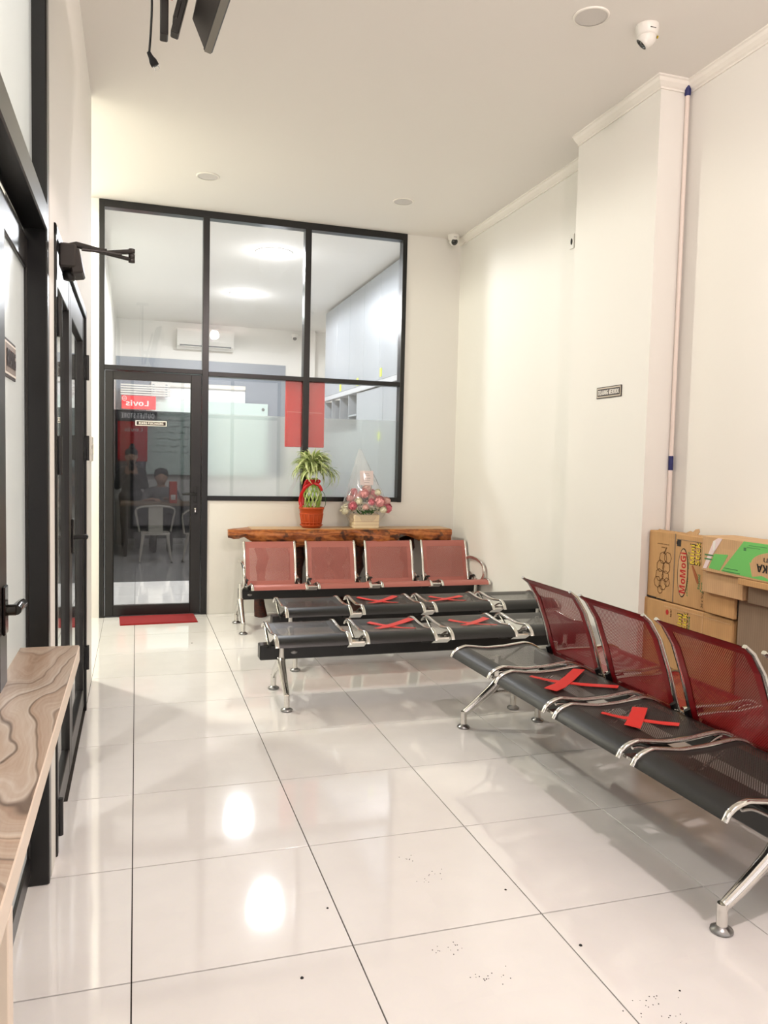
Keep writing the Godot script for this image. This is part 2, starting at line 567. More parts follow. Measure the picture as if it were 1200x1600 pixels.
func build_partition() -> void:
	var w := struct("window_1")
	var st := mb()
	var z0 := ZB - 0.085
	var z1 := ZB + 0.012
	var b := 0.003
	box(st, Vector3(-0.289, 0, z0), Vector3(-0.247, CEIL, z1), b)
	box(st, Vector3(0.548, 0, z0), Vector3(0.602, 3.43, z1), b)
	box(st, Vector3(1.432, 1.0, z0), Vector3(1.488, 3.43, z1), b)
	box(st, Vector3(2.344, 1.0, z0), Vector3(2.386, CEIL, z1), b)
	box(st, Vector3(-0.25, 3.415, z0), Vector3(2.35, CEIL, z1 - 0.001), b)
	box(st, Vector3(-0.25, 2.09, z0), Vector3(0.55, 2.13, z1 - 0.001), b)
	box(st, Vector3(0.6, 2.078, z0), Vector3(2.346, 2.118, z1 - 0.001), b)
	box(st, Vector3(0.6, 1.003, z0), Vector3(2.346, 1.043, z1 - 0.001), b)
	obj("frame", st, M.black_frame, w)
	var zg := ZB - 0.04
	for p in [[-0.247, 0.548, 2.13, 3.415], [0.602, 1.432, 2.118, 3.415], [1.488, 2.344, 2.118, 3.415], [0.602, 1.432, 1.043, 2.078], [1.488, 2.344, 1.043, 2.078]]:
		boxo("pane", Vector3(p[0], p[2], zg - 0.003), Vector3(p[1], p[3], zg + 0.003), M.glass, w)
	for p in [[0.602, 1.432], [1.488, 2.344]]:
		boxo("frosted_film", Vector3(p[0], 1.043, zg - 0.03), Vector3(p[1], 1.762, zg - 0.026), M.frost, w)
	# the door of the office
	var d := struct("door_1")
	st = mb()
	var a := ZB - 0.05
	var e := ZB - 0.004
	box(st, Vector3(-0.243, 0.012, a), Vector3(-0.178, 2.084, e), b)
	box(st, Vector3(0.458, 0.012, a), Vector3(0.545, 2.084, e), b)
	box(st, Vector3(-0.18, 2.015, a), Vector3(0.46, 2.084, e), b)
	box(st, Vector3(-0.18, 0.012, a), Vector3(0.46, 0.1, e), b)
	obj("leaf_frame", st, M.dark_frame, d)
	st = mb()
	for s in [[Vector3(-0.178, 0.1, e - 0.018), Vector3(-0.172, 2.015, e - 0.008)], [Vector3(0.452, 0.1, e - 0.018), Vector3(0.458, 2.015, e - 0.008)]]:
		box(st, s[0], s[1])
	obj("glazing_bead", st, M.rubber, d)
	boxo("glass", Vector3(-0.178, 0.1, a + 0.02), Vector3(0.458, 2.015, a + 0.026), M.glass, d)
	boxo("tinted_film", Vector3(-0.172, 0.297, a + 0.0265), Vector3(0.452, 1.762, a + 0.0275), M.film, d)
	st = mb()
	box(st, Vector3(0.484, 0.985, e), Vector3(0.514, 1.125, e + 0.008), 0.003)
	tube(st, [Vector3(0.499, 1.06, e), Vector3(0.499, 1.06, e + 0.045)], [0.009])
	tube(st, curve([Vector3(0.503, 1.06, e + 0.045), Vector3(0.48, 1.06, e + 0.05), Vector3(0.385, 1.057, e + 0.05)]), [0.009])
	obj("handle", st, M.black, d)
	st = mb()
	box(st, Vector3(0.486, 0.885, e), Vector3(0.512, 0.955, e + 0.006), 0.002)
	obj("lock_plate", st, M.dark_frame, d)
	st = mb()
	lathe(st, [Vector2(0.0, 0.0), Vector2(0.0, 0.008), Vector2(0.009, 0.008), Vector2(0.009, 0.0)], 16, Transform3D(Basis(Vector3.RIGHT, PI / 2), Vector3(0.499, 0.93, e + 0.006)))
	box(st, Vector3(0.494, 0.9, e), Vector3(0.504, 0.93, e + 0.012), 0.001)
	obj("key_cylinder", st, M.chrome, d)
	# name plate of the room, stuck to the glass
	var s := thing("door_sign", "small dark plate lettered RUANG PURCHASING on the dark glass office door", "sign", Vector3(0.128, 1.656, a + 0.03))
	boxo("plate_border", Vector3(-0.128, -0.022, 0), Vector3(0.128, 0.022, 0.003), M.letter, s, 0.001)
	boxo("plate", Vector3(-0.119, -0.0155, 0.003), Vector3(0.119, 0.0155, 0.0045), M.plate, s)
	letters("RUANG PURCHASING", 0.2, 0.02, M.letter, s, Transform3D(Basis.IDENTITY, Vector3(0, 0, 0.005)))
	# red panel behind the glass
	var r := boxo("red_board", Vector3(1.284, 1.491, zg - 0.022), Vector3(1.645, 2.108, zg - 0.008), M.red_panel, null, 0.004)
	tag(r, "glossy red board hanging behind the window glass above the potted plant", "board")
	var k := boxo("reflection_line", Vector3(1.3, 1.803, zg - 0.008), Vector3(1.62, 1.807, zg - 0.006), mat(Color(0.9, 0.45, 0.42), 0.3), r)  # pale strip painted in for the line reflected on the board
	k.transform = Transform3D.IDENTITY


func build_side_doors() -> void:
	# double glass door in the left wall
	var d := struct("door_2")
	var st := mb()
	box(st, Vector3(-0.36, 0, -0.775), Vector3(-0.243, 2.125, -0.74), 0.003)
	box(st, Vector3(-0.36, 0, -2.40), Vector3(-0.243, 2.125, -2.362), 0.003)
	box(st, Vector3(-0.36, 2.085, -2.40), Vector3(-0.243, 2.125, -0.74), 0.003)
	obj("frame", st, M.black_frame, d)
	for l in [[-0.778, -1.478, "near"], [-1.482, -2.36, "far"]]:
		st = mb()
		var n: float = l[0]
		var f: float = l[1]
		box(st, Vector3(-0.295, 0.03, n - 0.07), Vector3(-0.255, 2.08, n), 0.003)
		box(st, Vector3(-0.295, 0.03, f), Vector3(-0.255, 2.08, f + 0.07), 0.003)
		box(st, Vector3(-0.295, 1.955, f + 0.07), Vector3(-0.256, 2.08, n - 0.07), 0.003)
		box(st, Vector3(-0.295, 0.03, f + 0.07), Vector3(-0.256, 0.135, n - 0.07), 0.003)
		var leaf := obj("leaf_frame", st, M.dark_frame, d)
		boxo("glass", Vector3(-0.278, 0.135, f + 0.07), Vector3(-0.272, 1.955, n - 0.07), M.side_glass, leaf)
		if l[2] == "far":
			st = mb()
			box(st, Vector3(-0.255, 0.95, n - 0.07), Vector3(-0.247, 1.1, n - 0.03), 0.003)
			tube(st, [Vector3(-0.25, 1.02, n - 0.05), Vector3(-0.2, 1.02, n - 0.05)], [0.01])
			tube(st, [Vector3(-0.2, 1.02, n - 0.045), Vector3(-0.2, 1.02, n - 0.077)], [0.011])
			obj("handle", st, M.black, leaf)
	for h in [[-0.79, 1.83], [-0.79, 1.37], [-0.79, 0.12], [-2.372, 1.83], [-2.372, 1.41], [-2.372, 0.29]]:
		st = mb()
		tube(st, [Vector3(-0.24, h[1] - 0.065, h[0]), Vector3(-0.24, h[1] + 0.065, h[0])], [0.011], 10)
		box(st, Vector3(-0.256, h[1] - 0.06, h[0] - 0.02), Vector3(-0.243, h[1] + 0.06, h[0] + 0.02), 0.002)
		obj("hinge", st, M.black, d)
	# shopfront frame beside the desk
	var w := struct("window_2")
	st = mb()
	box(st, Vector3(RECESS, 0, -0.612), Vector3(-0.252, CEIL, -0.56), 0.004)
	box(st, Vector3(-0.37, 0, -0.612), Vector3(RECESS, CEIL, -0.575), 0.002)
	box(st, Vector3(RECESS, 2.05, -0.565), Vector3(-0.252, 2.13, 1.9), 0.004)
	box(st, Vector3(RECESS - 0.02, 0, 1.84), Vector3(-0.252, CEIL, 1.9), 0.004)
	box(st, Vector3(RECESS - 0.03, CEIL - 0.05, -0.565), Vector3(-0.255, CEIL, 1.9), 0.002)
	box(st, Vector3(-0.36, 2.02, -0.565), Vector3(-0.325, 2.05, 1.84), 0.002)
	obj("frame", st, M.black_frame, w)
	boxo("upper_pane", Vector3(-0.3, 2.13, -0.56), Vector3(-0.294, CEIL - 0.05, 1.84), M.milky, w)
	st = mb()
	for s in [[Vector3(-0.335, 0.03, -0.575), Vector3(-0.308, 2.02, -0.552)], [Vector3(-0.335, 0.03, -0.552), Vector3(-0.308, 0.1, 1.84)], [Vector3(-0.335, 1.93, -0.552), Vector3(-0.308, 2.02, 1.84)]]:
		box(st, s[0], s[1], 0.003)
	obj("lower_frame", st, M.dark_frame, w)
	boxo("lower_pane", Vector3(-0.323, 0.1, -0.552), Vector3(-0.317, 1.93, -0.07), M.milky, w)
	var e := struct("door_3")
	st = mb()
	box(st, Vector3(-0.335, 0.03, -0.07), Vector3(-0.3, 1.93, 0.04), 0.003)
	box(st, Vector3(-0.335, 0.03, 0.04), Vector3(-0.3, 0.13, 0.75), 0.003)
	box(st, Vector3(-0.335, 1.84, 0.04), Vector3(-0.3, 1.93, 0.75), 0.003)
	box(st, Vector3(-0.335, 0.03, 0.66), Vector3(-0.3, 1.93, 0.76), 0.003)
	obj("leaf_frame", st, M.dark_frame, e)
	boxo("glass", Vector3(-0.32, 0.13, 0.04), Vector3(-0.314, 1.84, 0.66), M.milky, e)
	st = mb()
	tube(st, [Vector3(-0.3, 0.99, -0.02), Vector3(-0.272, 0.99, -0.02)], [0.014])
	tube(st, curve([Vector3(-0.272, 0.99, -0.015), Vector3(-0.27, 0.993, -0.06), Vector3(-0.273, 0.985, -0.135)]), [0.013], 10)
	box(st, Vector3(-0.3, 0.93, -0.045), Vector3(-0.293, 1.05, 0.005), 0.003)
	obj("handle", st, M.black_chrome, e)
	boxo("side_glass", Vector3(-0.323, 0.1, 0.78), Vector3(-0.317, 1.93, 1.84), M.milky, e)
	var s := thing("door_plate", "dark name plate on the pale frosted glass beside the low wood-grain desk", "sign", Vector3(-0.314, 1.62, -0.235), PI / 2)
	boxo("plate_border", Vector3(-0.1, -0.05, -0.002), Vector3(0.1, 0.05, 0.002), M.plate, s, 0.001)
	boxo("plate", Vector3(-0.092, -0.042, 0.002), Vector3(0.092, 0.042, 0.0035), M.letter, s)
	boxo("plate_face", Vector3(-0.086, -0.036, 0.0035), Vector3(0.086, 0.036, 0.0045), mat(Color(0.55, 0.5, 0.46), 0.4), s)
	letters("RUANG", 0.15, 0.045, M.plate, s, Transform3D(Basis.IDENTITY, Vector3(0, 0, 0.006)))
	# door closer with its arm sticking out into the room
	var c := thing("door_closer", "black door closer with a folded arm sticking out above the left glass door", "door closer", Vector3(-0.243, 2.05, -0.9))
	st = mb()
	box(st, Vector3(0, -0.045, -0.06), Vector3(0.055, 0.035, 0.075), 0.006)
	var tilt := Transform3D(Basis(Vector3.BACK, 0.18), Vector3(0.04, -0.015, 0.0))
	box(st, Vector3(-0.01, -0.05, -0.05), Vector3(0.03, 0.035, 0.07), 0.006, tilt)
	obj("body", st, M.closer, c)
	st = mb()
	lathe(st, [Vector2(0, -0.03), Vector2(0.018, -0.028), Vector2(0.022, -0.012), Vector2(0.022, 0.0), Vector2(0, 0.0)], 16, Transform3D(Basis.IDENTITY, Vector3(0.028, -0.05, 0.015)))
	obj("spindle_cap", st, M.black, c)
	st = mb()
	tube(st, [Vector3(0.03, 0.042, 0.01), Vector3(0.05, 0.046, 0.01), Vector3(0.13, 0.034, 0.005), Vector3(0.15, 0.033, 0.004)], [0.006, 0.008, 0.007, 0.008], 8, 1.4)
	tube(st, [Vector3(0.07, 0.028, 0.03), Vector3(0.14, 0.03, 0.012), Vector3(0.2, 0.028, 0.004)], [0.006], 8)
	obj("main_arm", st, M.closer, c)
	st = mb()
	tube(st, [Vector3(0.13, 0.031, 0.0), Vector3(0.17, 0.035, 0.0), Vector3(0.235, 0.043, 0.0)], [0.006, 0.009, 0.012], 8, 0.8)
	tube(st, [Vector3(0.13, 0.031, 0.0), Vector3(0.235, 0.015, 0.0)], [0.006, 0.007], 8)
	for y in [0.012, 0.027, 0.045]:
		lathe(st, [Vector2(0, -0.008), Vector2(0.011, -0.007), Vector2(0.011, 0.007), Vector2(0, 0.008)], 12, Transform3D(Basis.IDENTITY, Vector3(0.233, y, 0)))
	obj("fore_arm", st, M.closer, c)
	# wall switch at the end of the left wall
	var i := thing("wall_switch", "small white wall switch at the far end of the left wall beside the glass door", "switch", Vector3(XL, 1.41, -2.87), PI / 2)
	boxo("plate", Vector3(-0.09, -0.072, 0), Vector3(0.09, 0.072, 0.012), M.white, i, 0.003)
	boxo("rocker", Vector3(-0.03, -0.03, 0.012), Vector3(0.03, 0.03, 0.017), M.trim, i, 0.002)
	boxo("indicator", Vector3(-0.07, 0.0, 0.012), Vector3(-0.055, 0.02, 0.0135), M.black, i)


func build_desk() -> void:
	var d := thing("low_desk", "low desk with a swirled wood-grain laminate top beside the black door frame", "desk", Vector3(-0.153, 0, 0.3))
	var st := mb()
	var a := Vector3(-0.165, 0.752, -0.736)
	var b := Vector3(-0.002, 0.8, 0.76)
	st.set_smooth_group(-1)
	var c := [Vector3(a.x, b.y, a.z), Vector3(b.x, b.y, a.z), Vector3(b.x, b.y, b.z), Vector3(a.x, b.y, b.z)]
	for t in [[0, 1, 2], [0, 2, 3]]:
		var o: Array = t if (c[t[0]] - c[t[2]]).cross(c[t[0]] - c[t[1]]).y > 0 else [t[0], t[2], t[1]]
		for k in o:
			var p: Vector3 = c[k]
			st.set_uv(Vector2((p.x - a.x) / 0.5, (p.z - a.z) / 1.5))
			st.add_vertex(p)
	obj("top_surface", st, M.laminate, d)
	boxo("top_board", a, Vector3(0.0, 0.7995, b.z), M.edging, d, 0.003)
	boxo("end_panel", Vector3(-0.165, 0.0, 0.62), Vector3(0.0, 0.752, 0.66), M.edging, d, 0.002)


# ---------------------------------------------------------------- waiting benches
const SEAT := [Vector2(-0.462, 0.374), Vector2(-0.445, 0.389), Vector2(-0.415, 0.405), Vector2(-0.38, 0.414), Vector2(-0.34, 0.41), Vector2(-0.25, 0.4), Vector2(-0.145, 0.397), Vector2(-0.075, 0.406), Vector2(-0.03, 0.412), Vector2(-0.005, 0.407), Vector2(0.02, 0.397), Vector2(0.042, 0.38), Vector2(0.05, 0.362)]


func along(prof: Array, s: float) -> Vector2:
	var total := 0.0
	for i in prof.size() - 1:
		total += prof[i].distance_to(prof[i + 1])
	var want := s * total
	for i in prof.size() - 1:
		var l: float = prof[i].distance_to(prof[i + 1])
		if want <= l or i == prof.size() - 2:
			return prof[i].lerp(prof[i + 1], want / l)
		want -= l
	return prof[prof.size() - 1]


# a bent sheet: profile in (z, y), width from x0 to x1; the middle is perforated
func sheet(prof: Array, w: float, color: String, rim_a: float, rim_b: float, side: float, parent: Node, called: String, at: Vector3) -> MeshInstance3D:
	var n := 26
	var pts := []
	var lens := [0.0]
	for i in n + 1:
		pts.append(along(prof, float(i) / n))
		if i > 0:
			lens.append(lens[i - 1] + pts[i].distance_to(pts[i - 1]))
	var total: float = lens[n]
	var solid := mb()
	var holes := mb()
	group_id += 1
	solid.set_smooth_group(group_id)
	holes.set_smooth_group(group_id)
	var xs := [0.0, side, w - side, w]
	var th := 0.003
	for i in n:
		var p: Vector2 = pts[i]
		var q: Vector2 = pts[i + 1]
		var nn := Vector2(-(q.y - p.y), q.x - p.x).normalized()
		if nn.y < 0:
			nn = -nn
		var up := Vector3(0, nn.y, nn.x)
		for c in 3:
			var inner: bool = c == 1 and lens[i] >= rim_a and lens[i + 1] <= total - rim_b
			var st := holes if inner else solid
			var v := [Vector3(xs[c], p.y, p.x), Vector3(xs[c + 1], p.y, p.x), Vector3(xs[c + 1], q.y, q.x), Vector3(xs[c], q.y, q.x)]
			var uv := [Vector2(xs[c], lens[i]), Vector2(xs[c + 1], lens[i]), Vector2(xs[c + 1], lens[i + 1]), Vector2(xs[c], lens[i + 1])]
			var flip: bool = (v[0] - v[2]).cross(v[0] - v[1]).dot(up) < 0
			for k in ([0, 2, 1, 0, 3, 2] if flip else [0, 1, 2, 0, 2, 3]):
				st.set_uv(uv[k] / 0.0095)
				st.add_vertex(v[k])
			if not inner:
				for k in ([0, 1, 2, 0, 2, 3] if flip else [0, 2, 1, 0, 3, 2]):
					st.set_uv(uv[k] / 0.0095)
					st.add_vertex(v[k] - up * th)
	var m := commit(solid)
	holes.generate_normals()
	holes.commit(m)
	var o := put(called, m, null, parent, Transform3D(Basis.IDENTITY, at))
	o.set_surface_override_material(0, M[color])
	o.set_surface_override_material(1, M[color + "_holes"])
	return o


func rail(st: SurfaceTool, prof: Array, x: float, w: float, th: float, lift: float) -> void:
	var n := 22
	group_id += 1
	var ring_prev := []
	for i in n + 1:
		var p := along(prof, float(i) / n)
		var d: Vector2 = (along(prof, minf(1.0, (i + 0.5) / n)) - along(prof, maxf(0.0, (i - 0.5) / n))).normalized()
		var nn := Vector2(-d.y, d.x)
		if nn.y < 0 or (absf(nn.y) < 0.2 and nn.x < 0):
			nn = -nn
		var ring := []
		for k in [[-0.5, 0.0], [-0.42, 0.8], [-0.2, 1.0], [0.2, 1.0], [0.42, 0.8], [0.5, 0.0], [0.4, -0.6], [-0.4, -0.6]]:
			var off: Vector2 = p + nn * (lift + th * k[1])
			ring.append(Vector3(x + w * k[0], off.y, off.x))
		if i > 0:
			st.set_smooth_group(group_id)
			var mid := Vector3(x, p.y + nn.y * lift, p.x + nn.x * lift)
			for k in 8:
				quad(st, ring_prev[k], ring_prev[(k + 1) % 8], ring[(k + 1) % 8], ring[k], (ring_prev[k] + ring[(k + 1) % 8]) / 2.0 - mid)
		if i == 0 or i == n:
			st.set_smooth_group(-1)
			var out := Vector3(0, d.y, d.x) * (-1.0 if i == 0 else 1.0)
			for k in range(1, 7):
				tri(st, ring[0], ring[k], ring[k + 1], out)
		ring_prev = ring


func height_at(prof: Array, z: float) -> float:
	for i in prof.size() - 1:
		if z >= prof[i].x and z <= prof[i + 1].x:
			return lerpf(prof[i].y, prof[i + 1].y, (z - prof[i].x) / maxf(prof[i + 1].x - prof[i].x, 1e-4))
	return prof[0].y if z < prof[0].x else prof[prof.size() - 1].y


# a strip of tape lying on a seat, from a to b in (x, z)
func strip(st: SurfaceTool, prof: Array, a: Vector2, b: Vector2, wide: float, lift: float) -> void:
	group_id += 1
	var n := 14
	var dir := (b - a).normalized()
	var side := Vector2(-dir.y, dir.x) * wide / 2.0
	var last := []
	for i in n + 1:
		var c := a.lerp(b, float(i) / n)
		var row := []
		for s in [-1.0, 1.0]:
			var u: Vector2 = c + side * s
			var y := height_at(prof, u.y)
			row.append(Vector3(u.x, y + lift, u.y))
			row.append(Vector3(u.x, y + lift - 0.0025, u.y))
		if i > 0:
			st.set_smooth_group(group_id)
			quad(st, last[0], last[2], row[2], row[0], Vector3.UP)
			st.set_smooth_group(-1)
			quad(st, last[0], last[1], row[1], row[0], (last[0] - last[2]))
			quad(st, last[2], last[3], row[3], row[2], (last[2] - last[0]))
		if i == 0 or i == n:
			st.set_smooth_group(-1)
			quad(st, row[0], row[2], row[3], row[1], Vector3(dir.x, 0, dir.y) * (1.0 if i == n else -1.0))
		last = row


func leg(x: float, parent: Node) -> void:
	var st := mb()
	tube(st, [Vector3(x, 0.372, -0.185), Vector3(x, 0.3, -0.187), Vector3(x, 0.225, -0.192)], [0.017, 0.017, 0.019], 12)
	var front := curve([Vector3(x, 0.235, -0.192), Vector3(x, 0.205, -0.165), Vector3(x, 0.148, -0.096), Vector3(x, 0.098, -0.03), Vector3(x, 0.08, -0.004)], 5)
	var rr := []
	for i in front.size():
		rr.append(lerpf(0.025, 0.015, float(i) / (front.size() - 1)))
	tube(st, front, rr, 12, 1.15)
	var back := curve([Vector3(x, 0.235, -0.192), Vector3(x, 0.21, -0.24), Vector3(x, 0.16, -0.33), Vector3(x, 0.105, -0.41), Vector3(x, 0.08, -0.434)], 5)
	tube(st, back, rr, 12, 1.15)
	# the web under the arch
	var under := curve([Vector3(x, 0.09, -0.02), Vector3(x, 0.15, -0.12), Vector3(x, 0.178, -0.205), Vector3(x, 0.155, -0.3), Vector3(x, 0.09, -0.42)], 6)
	tube(st, under, [0.009], 10)
	for z in [0.0, -0.436]:
		tube(st, [Vector3(x, 0.014, z), Vector3(x, 0.088, z)], [0.0165], 12)
	var l := obj("leg", st, M.chrome, parent)
	for z in [0.0, -0.436]:
		st = mb()
		lathe(st, [Vector2(0, 0), Vector2(0.03, 0.0), Vector2(0.034, 0.004), Vector2(0.033, 0.01), Vector2(0.022, 0.016), Vector2(0.016, 0.022), Vector2(0, 0.022)], 20, Transform3D(Basis.IDENTITY, Vector3(x, 0, z)))
		obj("foot", st, M.steel, l)


func brackets(x0: float, x1: float, parent: Node, last := false) -> void:
	var st := mb()
	for x in [x0, x1]:
		tube(st, curve([Vector3(x, 0.315, -0.2), Vector3(x, 0.345, -0.14), Vector3(x, 0.388, -0.05), Vector3(x, 0.392, -0.005)], 4), [0.012, 0.01, 0.008], 8, 0.7)
		tube(st, curve([Vector3(x, 0.315, -0.22), Vector3(x, 0.345, -0.28), Vector3(x, 0.39, -0.36), Vector3(x, 0.4, -0.39)], 4), [0.012, 0.01, 0.008], 8, 0.7)
	var xm := (x0 + x1) / 2.0
	var poly := PackedVector2Array([Vector2(-0.12, 0.322), Vector2(-0.03, 0.33), Vector2(0.034, 0.366), Vector2(0.03, 0.374), Vector2(-0.04, 0.372), Vector2(-0.12, 0.34)])
	if not last:
		prism(st, poly, -absf(x1 - x0) / 2.0, absf(x1 - x0) / 2.0, Transform3D(Basis(Vector3(0, 0, 1), Vector3.UP, Vector3(-1, 0, 0)), Vector3(xm, 0, 0)))
	obj("bracket", st, M.chrome, parent)
	st = mb()
	box(st, Vector3(x0 - 0.006, 0.3, -0.25), Vector3(x1 + 0.006, 0.335, -0.17), 0.005)
	obj("clamp", st, M.black, parent)


func bench(called: String, label: String, color: String, count: int, pitch: float, w: float, backs: Array, tapes: Dictionary, at: Vector3, turn: float, group := "", far_leg := 0.0, given := [], start := -0.067) -> Node3D:
	var t := thing(called, label, "bench", at, turn, group)
	var span := pitch * (count - 1) + w
	var x0 := start
	var st := mb()
	var end := span - 0.114 if far_leg == 0.0 else far_leg
	if start > 0.0:
		end = start + span - 0.03
	box(st, Vector3(-0.12 if start < 0.0 else -0.01, 0.236, -0.29), Vector3(maxf(x0 + span + (0.05 if start < 0.0 else -0.05), end + (0.05 if start < 0.0 else 0.0)), 0.322, -0.2), 0.006)
	obj("beam", st, M.beam, t)
	st = mb()
	lathe(st, [Vector2(0, 0.0), Vector2(0, 0.003), Vector2(0.019, 0.003), Vector2(0.02, 0.0)], 20, Transform3D(Basis(Vector3.RIGHT, PI / 2).scaled(Vector3(1.0, 0.5, 1.0)), Vector3(0.075, 0.275, -0.2)))
	obj("badge", st, M.steel, t)
	leg(0.0, t)
	leg(end, t)
	var pan := SEAT if far_leg == 0.0 else [Vector2(-0.345, 0.395)] + SEAT.slice(5)
	if given.size() > 0:
		pan = given
	for i in count:
		var x := x0 + pitch * i
		var s := sheet(pan, w, color, 0.075, 0.1, 0.045, t, "seat", Vector3(x, 0, 0))
		st = mb()
		rail(st, pan, 0.002, 0.023, 0.008, 0.002)
		obj("side_rail", st, M.chrome, s)
		st = mb()
		rail(st, pan, w - 0.002, 0.023, 0.008, 0.002)
		obj("side_rail", st, M.chrome, s)
		if tapes.has(i):
			st = mb()
			var n := 0
			for q in tapes[i]:
				strip(st, SEAT, q[0], q[1], q[2], 0.0085 + 0.0028 * n)
				n += 1
			var tp := obj("tape_cross", st, M.tape, s)
			tp.set_meta("label", "red tape cross stuck on the seat")
		if backs.size() > 0:
			var b := sheet(backs, w, color, 0.035, 0.045, 0.045, t, "backrest", Vector3(x, 0, 0))
			for e in [0.002, w - 0.002]:
				st = mb()
				rail(st, backs, e, 0.021, 0.008, 0.0)
				obj("side_rail", st, M.chrome, b)
				st = mb()
				var j: Vector2 = along(backs, 0.0)
				var j2: Vector2 = along(backs, 0.16)
				tube(st, curve([Vector3(e, j2.y, j2.x - 0.014), Vector3(e, j.y + 0.02, j.x - 0.022), Vector3(e, j.y - 0.004, j.x + 0.004), Vector3(e, 0.366, j.x + 0.05), Vector3(e, 0.38, j.x + 0.1)], 4), [0.016], 8, 0.6)
				obj("hinge_bracket", st, M.black, b)
		if i == 0:
			brackets(x, x, t, true)
		if i < count - 1:
			brackets(x + w, x + pitch, t)
		else:
			brackets(x + w, x + w, t, true)
	return t


func armrest(t: Node3D, x: float) -> void:
	var st := mb()
	var p := curve([Vector3(x, 0.52, -0.44), Vector3(x, 0.535, -0.36), Vector3(x, 0.53, -0.2), Vector3(x, 0.49, -0.09), Vector3(x, 0.42, -0.07), Vector3(x, 0.36, -0.12), Vector3(x, 0.33, -0.2)], 5)
	tube(st, p, [0.012], 10, 1.3)
	obj("armrest", st, M.chrome, t)


func cross(a: Vector2, b: Vector2, w1: float, c: Vector2, d: Vector2, w2: float) -> Array:
	return [[a, b, w1], [c, d, w2]]


func build_benches() -> void:
	var p1 := cross(Vector2(0.1, -0.29), Vector2(0.315, -0.07), 0.036, Vector2(0.105, -0.12), Vector2(0.385, -0.32), 0.046)
	var p2 := cross(Vector2(0.106, -0.275), Vector2(0.33, -0.06), 0.032, Vector2(0.127, -0.095), Vector2(0.36, -0.275), 0.044)
	var p3 := cross(Vector2(0.055, -0.32), Vector2(0.28, -0.1), 0.034, Vector2(0.09, -0.1), Vector2(0.335, -0.313), 0.044)
	var p4 := cross(Vector2(0.075, -0.29), Vector2(0.27, -0.08), 0.03, Vector2(0.02, -0.106), Vector2(0.315, -0.266), 0.04)
	bench("backless_bench", "backless black perforated bench nearest the viewer of the two, red crosses on middle seats", "black", 4, 0.508, 0.41, [], {1: p1, 2: p2}, Vector3(0.798, 0, -2.114), 0.0, "backless black benches")
	bench("backless_bench", "backless black perforated bench standing just in front of the pink one", "black", 4, 0.513, 0.43, [], {1: p3, 2: p4}, Vector3(1.001, 0, -2.92), 0.0, "backless black benches")
	# pink bench against the slab
	var seat1 := [Vector2(-0.4, 0.322), Vector2(-0.33, 0.322), Vector2(-0.2, 0.338), Vector2(-0.08, 0.37), Vector2(-0.02, 0.386), Vector2(0.015, 0.384), Vector2(0.04, 0.37), Vector2(0.048, 0.35)]
	var back1 := [Vector2(-0.395, 0.318), Vector2(-0.415, 0.345), Vector2(-0.44, 0.42), Vector2(-0.468, 0.54), Vector2(-0.492, 0.62), Vector2(-0.512, 0.664), Vector2(-0.525, 0.674)]
	var p := bench("pink_bench", "four-seat bench with faded pink perforated backs below the live-edge wooden slab", "pink", 4, 0.53, 0.434, back1, {}, Vector3(0.812, 0, -4.067), 0.0, "", 0.0, seat1, 0.062)
	armrest(p, 0.012)
	armrest(p, 0.53 * 3 + 0.434 + 0.062 - 0.005)
	# black seats along the right, facing the middle of the room
	var y1 := cross(Vector2(0.09, -0.08), Vector2(0.36, -0.36), 0.034, Vector2(0.066, -0.35), Vector2(0.325, -0.045), 0.056)
	var y2 := cross(Vector2(0.115, -0.095), Vector2(0.32, -0.297), 0.03, Vector2(0.107, -0.28), Vector2(0.29, -0.11), 0.058)
	bench("backless_bench", "long black bench along the right with a red backed row close behind its seats", "black", 4, 0.513, 0.435, [], {1: y1, 2: y2}, Vector3(1.64, 0, -1.633), deg_to_rad(-88.9), "backless black benches")
	var back2 := [Vector2(-0.345, 0.352), Vector2(-0.36, 0.374), Vector2(-0.376, 0.42), Vector2(-0.42, 0.56), Vector2(-0.47, 0.69), Vector2(-0.52, 0.765), Vector2(-0.556, 0.792)]
	bench("red_bench", "bench with dark red perforated backs turned towards the cardboard boxes", "red", 4, 0.55, 0.47, back2, {}, Vector3(2.48, 0, 0.473), deg_to_rad(90.0), "", 2.34)


